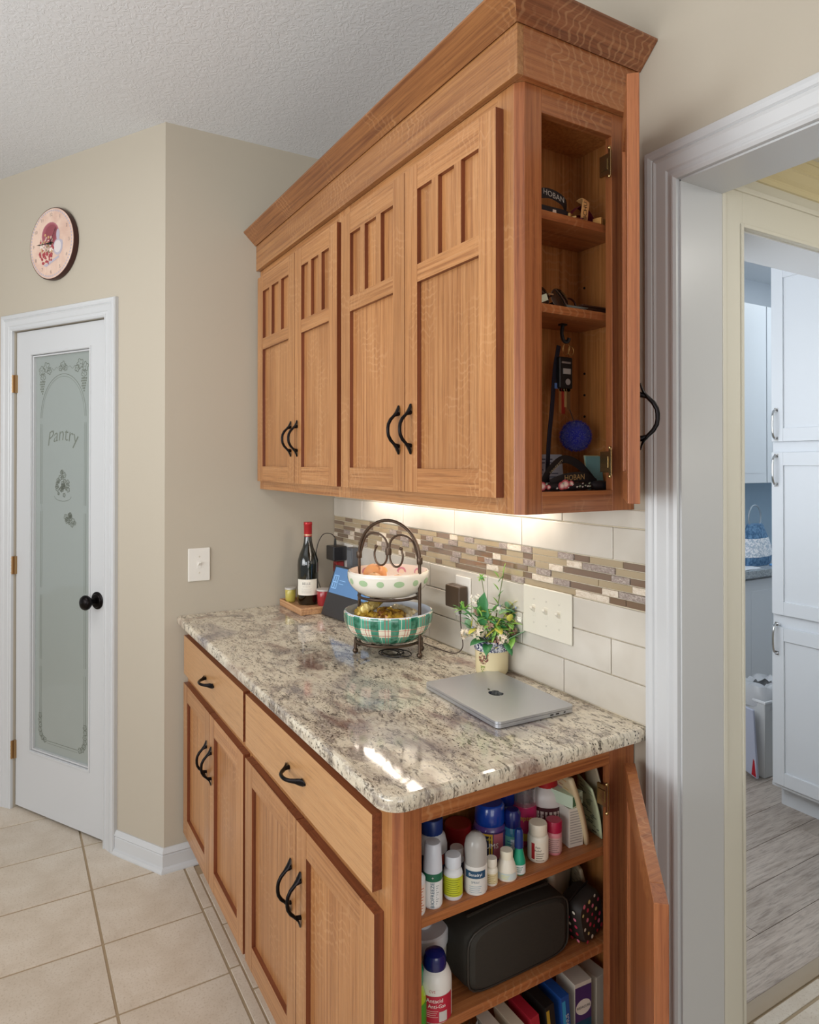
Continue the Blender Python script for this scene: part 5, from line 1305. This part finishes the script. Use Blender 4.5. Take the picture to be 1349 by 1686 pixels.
def pouch():
    t = thing('makeup_pouch', 'black pouch with pink, red and white dots leaning at the right of the lower shelf', 'pouch', (1.492, -.085, Z2 + .004), rot=(R(14), 0, R(10)))
    W, H, D = .040, .094, .028; n = 32; prof = []
    for k in range(n):
        a = 2 * PI * k / n; e = 5; c, s_ = math.cos(a), math.sin(a); kk = (abs(c) ** e + abs(s_) ** e) ** (-1 / e); prof.append((kk * c * W, kk * s_ * H / 2 + H / 2 + .004))
    V = []; Fc = []
    for x, s_ in ((-D, .86), (-D + .008, .97), (0, 1), (D - .008, .98), (D, .9)):
        for y, z in prof: V.append((x, y * s_, (z - H / 2) * s_ + H / 2))
    for i in range(4):
        for k in range(n): Fc.append((i * n + k, i * n + (k + 1) % n, (i + 1) * n + (k + 1) % n, (i + 1) * n + k))
    m = MB().add(V, Fc, 0, None, True); m.add(V[:n], [tuple(range(n))[::-1]]); m.add(V[-n:], [tuple(range(n))]); m.build('body', P('2A2420', .6), t, ang=1.3)
    d = MB(); rg = random.Random(9); cols = ['C83A5A', 'E07A92', 'E8E2D2', 'B02A3A', 'D8CC8A']
    for j in range(6):
        for i in range(4):
            y = -.028 + .018 * i + (.009 if j % 2 else 0) + rg.uniform(-.002, .002); z = .012 + .0155 * j + rg.uniform(-.002, .002); r = rg.uniform(.0032, .0045)
            if abs(y) > .033: continue
            d.add([(D + .0006, y + r * math.cos(2 * PI * q / 10), z + r * 1.1 * math.sin(2 * PI * q / 10)) for q in range(10)], [tuple(range(10))], rg.randrange(5))
    for j in range(5):
        for i in range(3):
            x = -.018 + .016 * i; z = .015 + .017 * j; r = .0038
            d.add([(x + r * math.cos(2 * PI * q / 10), -W - .0004, z + r * math.sin(2 * PI * q / 10)) for q in range(10)], [tuple(range(10))], rg.randrange(5))
    stuff(d.build('dots', [P(c, .5) for c in cols], t))
    MB().tube([(0, -.034, H + .004), (0, 0, H + .0065), (0, .034, H + .004)], .0022, 6).build('zipper', P('1A1614', .4), t)
pouch()
sheet('paper_bag', 'white and green wrapped packet standing behind the dotted pouch', ((1.395, 1.445), [(-.150, Z2 + .001), (-.060, Z2 + .001), (-.030, .585), (-.150, .590)]), 'CFC6B0', .02, ['4A9A4A', '3A8AA8', 'A89A80', '8A7A60'], seed=5)
sheet('paper_bag', 'crumpled beige packet leaning right behind the dotted pouch', ((1.400, 1.455), [(-.040, Z2 + .001), (-.032, Z2 + .001), (-.035, .560), (-.060, .560)]), 'B8A486', .008, ['8A7458', 'D8CCB4'], seed=6)

# ------------------------------------------------------------------ bottom shelf boxes
Z3 = .2413
carton('tissue_box', 'purple fronted carton with oval emblem on the bottom shelf', (1.486, -.112, Z3), (.046, .062, .130), R(-4), ['D8D2C4', '4A2E6A', 'E6E0D6', '2A7A9A', '2A2430'],
       [('|', (-.022, .022, .01, .122), 0, 0, 0), ('|', (-.022, .022, .01, .05), 0, 0, 2), ('O', (0, .078, .0205, .016), 0, 0, 1), ('REDACURE', 0, .078, .0072, 3)])
m = MB(); 
carton('medicine_box', 'white crumpled carton behind and right of the purple one', (1.486, -.055, Z3), (.034, .05, .118), R(4), ['CFC8BA'])
carton('medicine_box', 'royal blue box leaning left of the purple carton', (1.486, -.162, Z3 + .0030), (.022, .075, .124), R(0), ['1E4E9A', '3AA0D0', 'D8B84A', 'E8E4DC'], [('|', (-.009, .0, .01, .115), 0, 0, 0), ('v', (.07, 'SINUS'), .012, .003, 2)], tilt=R(5))
carton('medicine_box', 'black and gold box on the bottom shelf', (1.486, -.200, Z3 + .0030), (.024, .075, .122), R(0), ['1A1614', 'B8962E', 'E0C878'], [('|', (-.010, -.002, .008, .114), 0, 0, 0), ('v', (.06, 'NIGHT'), .010, -.004, 1)], tilt=R(7))
carton('medicine_box', 'crimson box on the bottom shelf', (1.486, -.236, Z3 + .0030), (.022, .075, .116), R(0), ['A81E30', 'D85A6A', 'F0D8D8'], [('v', (.06, 'COLD & FLU'), .011, 0, 1)], tilt=R(9))
carton('medicine_box', 'narrow tan box left of the crimson one on the bottom shelf', (1.486, -.270, Z3 + .0030), (.022, .075, .112), R(0), ['CDBFA8', '5A4A3A', 'A89878'], [('v', (.06, 'RELIEF'), .009, -.003, 0), ('=', (.002, .008, 12), .10, .008, 1)], tilt=R(11))
carton('medicine_box', 'cream box with brown stripe, leftmost tilted box on the bottom shelf', (1.486, -.308, Z3 + .0030), (.026, .075, .108), R(0), ['D4CABA', '6A5240', 'B0A48E'], [('|', (-.011, -.008, .006, .10), 0, 0, 0), ('=', (.0, .010, 11), .095, .008, 1)], tilt=R(13))
crumple('plastic_bag', 'grey plastic bag slumped at the left of the bottom shelf boxes', (1.475, -.375, Z3 + .05), .045, .045, .075, P('A8A29C', .35, trans=.2), 12, 'bag')
bottle('shampoo_bottle', 'teal capped bottle at the left of the bottom shelf', 'bottle', 1.46, -.455, Z3, [(0, .001), (.026, 0), (.028, .004), (.028, .07), (.02, .08)], P('C8A878', .4), capf(.022, .08, .11), P('1E8A86', .3))

# ------------------------------------------------------------------ upper end compartment
LB = P('121014', .6, name='black_webbing')
def lanyard(name, label, loc, loops, txts, group=None):
    t = thing(name, label, 'lanyard', loc, group=group)
    for pts, w_ in loops:
        MB().tube(pts, [(w_, .0009)] * len(pts), 6, up=(0, 0, 1)).build('strap', LB, t)
    for (s_, o_, ex, ey, size, col) in txts:
        MB().text(s_, size, plane_fn(o_, ex, ey)).build('lettering', P(col, .5), t)
    return t
def bezier(pts, n=8):
    P_ = [Vector(p) for p in pts]; out = []
    for i in range(len(P_) - 1):
        a, b, c, d = P_[max(i - 1, 0)], P_[i], P_[i + 1], P_[min(i + 2, len(P_) - 1)]
        for k in range(n):
            u = k / n; out.append(.5 * ((2 * b) + (-a + c) * u + (2 * a - 5 * b + 4 * c - d) * u * u + (-a + 3 * b - 3 * c + d) * u ** 3))
    return out + [P_[-1]]
S1T, S2T = 1.9863, 1.7963     # tops of upper shelves
FD = Vector((0, 1, 0)); 
lanyard('lanyard', 'black lanyard with pale HOBAN lettering coiled left on the top shelf', (1.50, -.21, S1T),
        [(bezier([(0.02, -.045, .032), (.020, .0, .042), (.018, .040, .034), (.006, .058, .022), (-.01, .065, .012), (-.03, .05, .010), (-.035, 0, .010)]), .0105), (bezier([(.024, -.05, .008), (.026, .0, .007), (.024, .05, .006), (-.01, .07, .006)]), .0055)],
        [('HOBAN', (.0215, .012, .0385), (0, 1, -.16), (0, 0, 1), .0165, 'A8A49C')])
m = MB(); rg = random.Random(21)
t = thing('keychain', 'small brass and silver keychain clutter beside the lanyard on the top shelf', 'keychain', (1.515, -.18, S1T))
for k in range(9): MB().box(-.004, .006, -.006, .006, 0, .004 + .002 * (k % 3), 0, T(rg.uniform(-.01, .01), -.05 + k * .014, 0) @ RZ(rg.uniform(0, 3))).build('charm', P(rg.choice(['C8A070', 'D8D0C0', '6A2A28', 'B08A50']), .35, .4), t, bevel=.0008)
lanyard('lanyard', 'maroon folded strap bundle on the right of the top shelf', (1.495, -.10, S1T),
        [], [])
t = bpy.data.objects[-1] if False else [o for o in bpy.data.objects if o.get('label') == 'maroon folded strap bundle on the right of the top shelf'][0]
MB().tube(bezier([(0, -.04, .008), (0, -.02, .030), (0, 0, .042), (0, .02, .034), (0, .045, .008)]), [(.010, .0012)] * 33, 6, up=(1, 0, 0)).build('strap', P('6E1A2E', .6), t)
MB().tube(bezier([(-.01, -.03, .006), (-.01, 0, .024), (-.01, .05, .006)]), [(.011, .0012)] * 17, 6, up=(1, 0, 0)).build('strap', P('8A2A3A', .6), t)
t = thing('wrapped_band', 'tan band with dark upright letters wrapped round the maroon bundle', 'band', (1.518, -.098, S1T))
MB().tube(bezier([(0, -.012, .001), (.002, -.011, .024), (0, -.006, .048), (-.02, -.004, .050)]), [(.0016, .011)] * 25, 6, up=(1, 0, 0)).build('band', P('D8A468', .5), t)
MB().text('BCHU', .0145, plane_fn((.0042, -.0115, .024), (0, .05, 1), (0, -1, 0))).build('lettering', P('3A2A1E', .5), t)
t = thing('matchbook', 'small tan folded card at the right edge of the top shelf', 'card', (1.515, -.058, S1T)); MB().box(-.01, .01, -.016, .016, 0, .016, 0, RZ(.3)).build('card', P('C8924E', .5), t, bevel=.001); MB().box(-.011, .0105, -.010, -.007, .002, .0165, 0, RZ(.3)).build('stripe', P('8A5A2E', .5), t)
# second shelf: sunglasses and cards
t = thing('sunglasses', 'dark sunglasses lying at the left of the second small shelf', 'sunglasses', (1.500, -.200, S2T))
for s_ in (-1, 1):
    MB().lathe([(0, -.001), (.022, -.001), (.0235, .0), (.022, .001), (0, .001)], 24, M=T(.012, s_ * .026, .020) @ Matrix.Rotation(R(75), 4, 'Y')).build('lens', P('101412', .08, coat=1), t)
MB().tube([(.014, -.006, .026), (.014, .006, .026)], .002, 6).build('bridge', P('C8B088', .3, .7), t)
for s_ in (-1, 1): MB().tube(bezier([(.008, s_ * .048, .026), (-.03, s_ * .044, .02), (-.07, s_ * .03, .006)]), [(.004, .0014)] * 17, 6).build('temple', P('2A1A18', .4), t)
t = thing('sunglasses', 'brown framed glasses behind the dark pair on the second small shelf', 'sunglasses', (1.465, -.125, S2T))
for s_ in (-1, 1): MB().tube([(0, s_ * .024 + .019 * math.cos(2 * PI * k / 20), .022 + .017 * math.sin(2 * PI * k / 20)) for k in range(20)], .0022, 6, closed=True).build('rim', P('4A2420', .35), t)
for s_ in (-1, 1): MB().tube([(0, s_ * .045, .024), (-.045, s_ * .04, .010)], .0022, 6).build('temple', P('4A2420', .35), t)
t = thing('glasses_case', 'flat grey green glasses case at the front of the second small shelf', 'case', (1.508, -.13, S2T)); MB().lathe([(0, 0), (.018, 0), (.020, .003), (.018, .006), (0, .007)], 24, sx=.8, sy=1.9).build('shell', P('6E7A74', .35), t); MB().box(.0, .012, -.03, .03, .0066, .0075).build('clasp', P('8A968E', .3), t)
t = thing('wallet', 'dark brown wallet at the right of the second small shelf', 'wallet', (1.490, -.068, S2T)); MB().box(-.025, .025, -.045, .040, 0, .012).build('body', P('3A2216', .5), t, bevel=.002); MB().box(-.024, .026, -.044, .039, .0122, .016).build('flap', P('4A2C1C', .5), t, bevel=.0015)
t = thing('sticky_notes', 'pale folded paper at the front left of the second small shelf', 'paper', (1.520, -.230, S2T)); MB().box(-.008, .008, -.014, .014, 0, .014, 0, Matrix.Rotation(.4, 4, 'X') @ T(0, 0, .004)).build('pad', P('C8D2B8', .5), t, bevel=.001)
# hook, keys, pompom
HX_, HY_ = 1.462, -.118
t = thing('key_hook', 'black hook fixed under the second small shelf', 'hook', (HX_, HY_, 1.778))
MB().box(-.006, .006, -.008, .008, -.004, 0).build('base', BLACK, t); MB().tube(bezier([(0, 0, -.004), (0, -.003, -.020), (.002, 0, -.036), (.008, .006, -.040), (.012, .008, -.032)]), [.0042] * 33, 8).build('hook', BLACK, t)
t = thing('key_fob', 'black car key fob with grey buttons hanging from the hook', 'key', (HX_, HY_ + .006, 1.735))
MB().tube([(.004 + .010 * math.cos(2 * PI * k / 20), .0, -.012 + .013 * math.sin(2 * PI * k / 20)) for k in range(20)], .0010, 6, closed=True).build('key_ring', BRASS, t)
MB().tube([(.006, .012 + .008 * math.cos(2 * PI * k / 20), -.016 + .010 * math.sin(2 * PI * k / 20)) for k in range(20)], .0009, 6, closed=True).build('key_ring', BRASS, t)
MB().box(-.007, .007, -.022, .018, -.100, -.030).build('fob', P('1C1F20', .4), t, bevel=.004, segs=3)
MB().box(.0072, .0082, -.016, .010, -.045, -.041).build('trim', P('B8B8B4', .3, .6), t)
MB().box(.0072, .0080, -.012, .010, -.068, -.056).build('button', P('A8A8A4', .4), t); MB().lathe([(0, .0072), (.007, .0072), (.007, .008), (0, .008)], 16, M=T(0, .002, -.085) @ Matrix.Rotation(PI / 2, 4, 'Y') @ Matrix.Scale(1.0, 4)).build('emblem', P('C8C8C4', .3, .5), t)
t = thing('house_keys', 'bunch of brass and patterned keys hanging below the fob', 'keys', (HX_ + .0, HY_ + .004, 1.640))
for k, (c, dy, L) in enumerate((('B08A58', -.008, .058), ('A83A30', -.002, .060), ('C8B07A', .004, .045), ('8A6A48', .009, .050))):
    MB().box(-.001, .001, -.0045, .0045, -L, 0, 0, T(.002 * k - .003, dy, 0)).lathe([(0, -.001), (.007, -.001), (.007, .001), (0, .001)], 14, M=T(.002 * k - .003, dy, -.004) @ Matrix.Rotation(PI / 2, 4, 'Y')).build('key', P(c, .35, .5), t)
t = thing('strap', 'long navy wrist strap hanging left of the key fob', 'strap', (HX_ - .004, HY_ - .014, 1.735))
MB().tube(bezier([(0, .006, -.005), (.0, -.006, -.06), (0, -.014, -.14), (-.002, -.022, -.22), (.002, -.030, -.305)]), [(.0012, .0065)] * 33, 6, up=(1, 0, 0)).build('webbing', P('0E1224', .6), t); MB().box(-.003, .003, -.008, .004, -.10, -.088).build('clip', P('5A78B0', .4), t)
t = thing('pompom', 'round royal blue fur pompom keychain hanging in the open wall cabinet', 'keychain', (HX_ + .004, HY_ + .034, 1.532))
pm = MB(); rg = random.Random(31)
pm.ball((0, 0, 0), .031, seg=24, rings=16)
for k in range(2600):
    d = Vector((rg.gauss(0, 1), rg.gauss(0, 1), rg.gauss(0, 1))).normalized(); u = d.orthogonal().normalized(); u = (u * math.cos(k) + d.cross(u) * math.sin(k)); b = d * .029; tip = d * rg.uniform(.034, .038) + u * .002
    pm.add([b - u * .0009, b + u * .0009, tip], [(0, 1, 2)])
pm.build('fur', P('0A1488', .9, name='blue_fur', sheen=.5), t)
MB().tube([(0, -.004, .030), (-.002, -.018, .062), (-.003, -.026, .10)], .0010, 6).build('cord', BLACK, t)
# floor of the end compartment
ZD = 1.4137
t = thing('paper_card', 'white printed card standing at the back left of the wall cabinet floor', 'paper', (1.425, -.135, ZD), rot=(0, R(-6), 0))
MB().box(-.0006, .0006, -.075, .055, 0, .078).build('card', P('C6CCD8', .5), t)
m = MB(); rg = random.Random(2)
for k in range(8):
    for q in range(3): a = -.068 + q * .04; m.box(.0007, .001, a, a + rg.uniform(.012, .034), .066 - k * .008, .068 - k * .008)
stuff(m.build('print', P('3A4A6A', .5), t))
t = thing('note_pad', 'pale turquoise note card standing at the right of the wall cabinet floor', 'paper', (1.488, -.045, ZD), rot=(0, R(-8), R(6)))
MB().box(-.002, .0, -.022, .030, 0, .074).build('pad', P('7FB8BC', .5), t); MB().box(-.003, -.0021, -.025, .027, 0, .076).build('backing', P('C8CCA8', .5), t)
lanyard('lanyard', 'black lanyard with gold HOBAN lettering arching over the wall cabinet floor', (1.500, -.130, ZD),
        [(bezier([(.0, -.085, .006), (-.005, -.06, .040), (-.01, -.015, .066), (-.008, .03, .054), (0, .065, .018), (.004, .078, .004)]), .0085), (bezier([(.012, -.07, .014), (.016, -.03, .026), (.016, .02, .028), (.012, .06, .014)]), .0105)],
        [('HOBAN', (.0185, -.008, .0275), (0, 1, .04), (0, 0, 1), .0165, 'A88A58'), ('UNIVERSITY', (.0035, -.045, .0505), (0, .78, .60), (0, -.5, .75), .0085, 'A89A80')])
def floral():
    t = thing('fabric_pouch', 'dark floral fabric pouch with pink roses along the front of the wall cabinet floor', 'pouch', (1.520, -.165, ZD))
    m = MB(); m.ball((0, 0, .009), .010, sc=(1.2, 9.0, .9), seg=20, rings=10); m.ball((0, .10, .010), .011, sc=(1.2, 3, 1), seg=16, rings=8)
    m.build('fabric', P('15141A', .6), t)
    f = MB(); rg = random.Random(6)
    for (y, z, r) in ((-.075, .011, .011), (-.058, .009, .006), (-.022, .011, .010), (-.012, .014, .012), (.004, .016, .007)):
        for q, (s_, c) in enumerate(((1, 0), (.68, 1), (.4, 2))):
            f.add([(.0125 + q * .0006 - abs(math.sin(2 * PI * i / 12)) * .001, y + r * s_ * math.cos(2 * PI * i / 12), z + r * s_ * .85 * math.sin(2 * PI * i / 12)) for i in range(12)], [tuple(range(12))], c)
    for k in range(16):
        y = rg.uniform(-.08, .09); z = rg.uniform(.006, .017); s_ = rg.uniform(.002, .004); f.add([(.0128, y - s_, z), (.0128, y, z - s_ * .6), (.0128, y + s_, z + s_ * .3), (.0128, y, z + s_ * .7)], [(0, 1, 2, 3)], 3 + k % 2)
    stuff(f.build('printed_roses', [P('B04A50', .6), P('D8A0A0', .6), P('E8D0C0', .6), P('9AA890', .6), P('C8C0B8', .6)], t))
floral()

# ------------------------------------------------------------------ laundry room
LW = P('DDE1E6', .35, name='laundry_cabinet_white')
def pull(parent, x, y, z0, z1, face=-1):
    m = MB(); zc = (z0 + z1) / 2; h = (z1 - z0) / 2
    pts = [(x, y, zc + h), (x, y - .012, zc + h), (x, y - .026, zc + h * .72), (x, y - .031, zc), (x, y - .026, zc - h * .72), (x, y - .012, zc - h), (x, y, zc - h)]
    m.tube(bezier(pts, 4), [(.0052, .0028)] * 25, 8, up=(1, 0, 0))
    for s_ in (-1, 1): m.box(x - .008, x + .008, y - .003, y, zc + s_ * h - .008, zc + s_ * h + .008)
    return m.build('handle', CHROME, parent, ang=.9)
def tall_cab():
    t = thing('tall_cabinet', 'tall white laundry cabinet with three stacked shaker doors and chrome pulls', 'cabinet', (0, 0, 0))
    x0, x1, yf = .846, 1.53, 1.668
    m = MB().box(x0, x1, yf, 2.25, .105, 2.42); m.box(x0 + .0, x1, yf + .055, 2.25, 0, .105); m.build('cabinet_box', LW, t, bevel=.001)
    MB().box(x0 - .004, x1, yf - .006, yf + .01, .096, .112).build('bottom_rail', LW, t, bevel=.001)
    for (a, b, ph) in ((1.563, 2.31, (1.575, 1.697)), (.831, 1.517, (1.380, 1.503)), (.113, .778, (.668, .790))):
        dm = MB(); st = .050; yd = yf - .020; xa, xb = x0 + .006, x1 - .006
        dm.box(xa, xa + st, yd, yf - .0005, a, b); dm.box(xb - st, xb, yd, yf - .0005, a, b); dm.box(xa + st, xb - st, yd, yf - .0005, a, a + .056); dm.box(xa + st, xb - st, yd, yf - .0005, b - .056, b)
        d = dm.build('door', LW, t, bevel=.0015)
        MB().box(xa + st - .002, xb - st + .002, yd + .009, yd + .014, a + .054, b - .054).build('panel', LW, d)
        pull(d, xa + .022, yd, *ph)
tall_cab()
def laundry_base():
    t = thing('base_cabinet', 'white laundry base cabinet behind the trash can', 'cabinet', (0, 0, 0))
    MB().box(LX0 + .002, .36, 1.2, 3.6, .1, .865).box(LX0 + .002, .30, 1.2, 3.6, 0, .1).build('cabinet_box', LW, t, bevel=.001)
    for (a, b) in ((1.72, 2.16), (2.17, 2.61), (2.62, 3.05)):
        d = MB().box(.3605, .379, a, b, .12, .85).build('door', LW, t, bevel=.0015); MB().box(.3795, .3805, a + .06, b - .06, .18, .79).build('panel', LW, d)
    o = MB().box(LX0 + .002, .40, 1.2, 3.6, .8655, .904).build('laundry_countertop', make_stone('grey_granite', '7E868C', 'A2AAB0', 'C4CACE', 60, .2), bevel=.002)
    tag(o, 'speckled grey countertop in the laundry room under the purse', 'countertop')
    t = thing('wall_cabinet', 'white laundry wall cabinet above the speckled grey counter', 'cabinet', (0, 0, 0))
    MB().box(LX0 + .002, .10, 1.2, 3.6, 1.35, 2.42).build('cabinet_box', LW, t, bevel=.001)
    for (a, b) in ((1.9, 2.34), (2.35, 2.79), (2.80, 3.24)): d = MB().box(.1005, .119, a, b, 1.352, 2.418).build('door', LW, t, bevel=.0015); MB().box(.1195, .1205, a + .05, b - .05, 1.41, 2.36).build('panel', LW, d)
    struct(MB().box(LX0, LX0 + .0018, 1.2, 3.6, .905, 1.35).build('wall_backsplash_blue', P('A9C2D6', .5)))
laundry_base()
def purse():
    t = thing('purse', 'denim blue handbag with white lace band and round handle in the laundry room', 'purse', (.26, 2.45, .9045), R(8))
    m = MB(); n = 28
    for (z, ry, rx, mi) in (): pass
    prof = [(.0, .13, .055), (.02, .145, .062), (.05, .148, .064), (.10, .135, .06), (.15, .115, .05), (.19, .088, .04), (.225, .070, .030)]
    V = []
    for z, ry, rx in prof:
        for k in range(n):
            a = 2 * PI * k / n; w_ = 1 + .035 * math.sin(9 * a); V.append((rx * math.cos(a) * w_, ry * math.sin(a) * w_, z))
    def ringf(i): return [(i * n + k, i * n + (k + 1) % n, (i + 1) * n + (k + 1) % n, (i + 1) * n + k) for k in range(n)]
    D_ = NT('denim'); nn = D_.noise(D_.mapping((1, 1, 1)), 60, 3); c = D_.ramp(nn, [(.4, '3E6488'), (.6, '6A90B4')]); D_.l(c, D_.b.inputs['Base Color']); D_.b.inputs['Roughness'].default_value = .8
    L_ = NT('lace'); nn = L_.noise(L_.mapping((1, 1, 1)), 90, 2); c = L_.ramp(nn, [(.45, 'B8C4D2'), (.55, 'F0F0F4')]); L_.l(c, L_.b.inputs['Base Color']); L_.b.inputs['Roughness'].default_value = .8
    m.add(V, ringf(0) + ringf(1), 0, None, True); m.add(V, ringf(4) + ringf(5), 0, None, True); m.add(V[:n], [tuple(range(n))], 0); m.add(V[-n:], [tuple(range(n))], 0)
    m.build('body', D_.m, t, ang=1.3)
    q = MB().add([(x * 1.02, y * 1.02, z) for x, y, z in V], ringf(2) + ringf(3), 0, None, True).build('lace_band', L_.m, t, ang=1.3)
    MB().tube([(0, .072 * math.cos(2 * PI * k / 28), .262 + .068 * math.sin(2 * PI * k / 28)) for k in range(28)], .0045, 8, closed=True).build('handle', P('A8B4BE', .15, .4), t)
purse()
t = thing('papers', 'stack of white papers under the purse on the laundry counter', 'paper', (.31, 2.36, .9045)); MB().box(-.06, .06, -.12, .10, 0, .0).v
for k in range(3): MB().box(-.07, .07, -.12, .10, -.00 + k * .0012 - .0, .0010 + k * .0012, 0, RZ(.1 * k)).build('sheet', P('E2E6EC', .6), t)
bpy.data.objects[t.name].location = (.30, 2.24, .9045)
t = thing('key_tag', 'blue ribbon loop beside the purse on the laundry counter', 'ribbon', (.345, 2.50, .9045)); MB().tube([(.018 * math.cos(2 * PI * k / 20), .035 * math.sin(2 * PI * k / 20), .005) for k in range(20)], .004, 6, closed=True).build('loop', P('5A98D0', .5), t); MB().box(-.01, .01, .03, .05, .0, .006).build('tag', P('A8D0F0', .5), t)
def trash():
    t = thing('trash_can', 'white square trash can with plastic liner in the laundry room', 'trash can', (.60, 1.985, .0005), R(-3))
    m = MB(); a, b, h = .095, .125, .36
    V = []
    for z, s_ in ((0, .82), (.004, .84), (h, 1.0)):
        for (x, y) in ((-a, -b), (a, -b), (a, b), (-a, b)): V.append((x * s_, y * s_, z))
    Fc = [(0, 1, 2, 3)[::-1]] + [(i * 4 + k, i * 4 + (k + 1) % 4, i * 4 + 4 + (k + 1) % 4, i * 4 + 4 + k) for i in range(2) for k in range(4)]
    m.add(V, Fc); m.build('bin', P('D6D8D8', .4), t, bevel=.008, segs=3)
    r = MB().tube([(-a, -b, h), (a, -b, h), (a, b, h), (-a, b, h)], .007, 8, closed=True); r.build('rim', P('E8EAEC', .3), t)
    rg = random.Random(14); N = 26; V = []; Fc = []
    rows = [(1.04, h - .03), (1.07, h + .006), (.99, h + .030), (.90, h + .052), (.74, h + .062), (.4, h + .05)]
    for s_, z in rows:
        for k in range(N):
            an = 2 * PI * k / N; e = 4; c, sn = math.cos(an), math.sin(an); kk = (abs(c) ** e + abs(sn) ** e) ** (-1 / e); j = 1 + rg.uniform(-.035, .035)
            V.append((kk * c * a * s_ * j, kk * sn * b * s_ * j, z + rg.uniform(-.012, .012)))
    for i in range(len(rows) - 1):
        for k in range(N): Fc.append((i * N + k, i * N + (k + 1) % N, (i + 1) * N + (k + 1) % N, (i + 1) * N + k))
    MB().add(V, Fc).build('liner', P('E4E6EA', .25, trans=.35, name='thin_plastic'), t)
    t = thing('shopping_bag', 'white plastic shopping bag with red target mark hanging on the trash can', 'bag', (.655, 1.805, .001))
    V = [(-.08, -.012, .06), (.03, -.006, .02), (.01, -.004, .33), (-.05, -.008, .34), (-.08, .014, .06), (.03, .012, .02), (.01, .010, .33), (-.05, .010, .34)]
    MB().add(V, [(0, 1, 2, 3), (7, 6, 5, 4), (0, 4, 5, 1), (1, 5, 6, 2), (2, 6, 7, 3), (3, 7, 4, 0)]).build('bag_body', P('C2C8DC', .3, trans=.15), t, bevel=.004)
    q = MB(); q.lathe([(.014, 0), (.022, 0)], 24, M=T(-.05, -.0125, .19) @ Matrix.Rotation(PI / 2, 4, 'X')); q.add([(.004, -.0075, .035), (.026, -.0068, .028), (.018, -.006, .10), (.012, -.0066, .11)], [(0, 1, 2, 3)])
    stuff(q.build('printed_mark', P('B01024', .4), t))
trash()
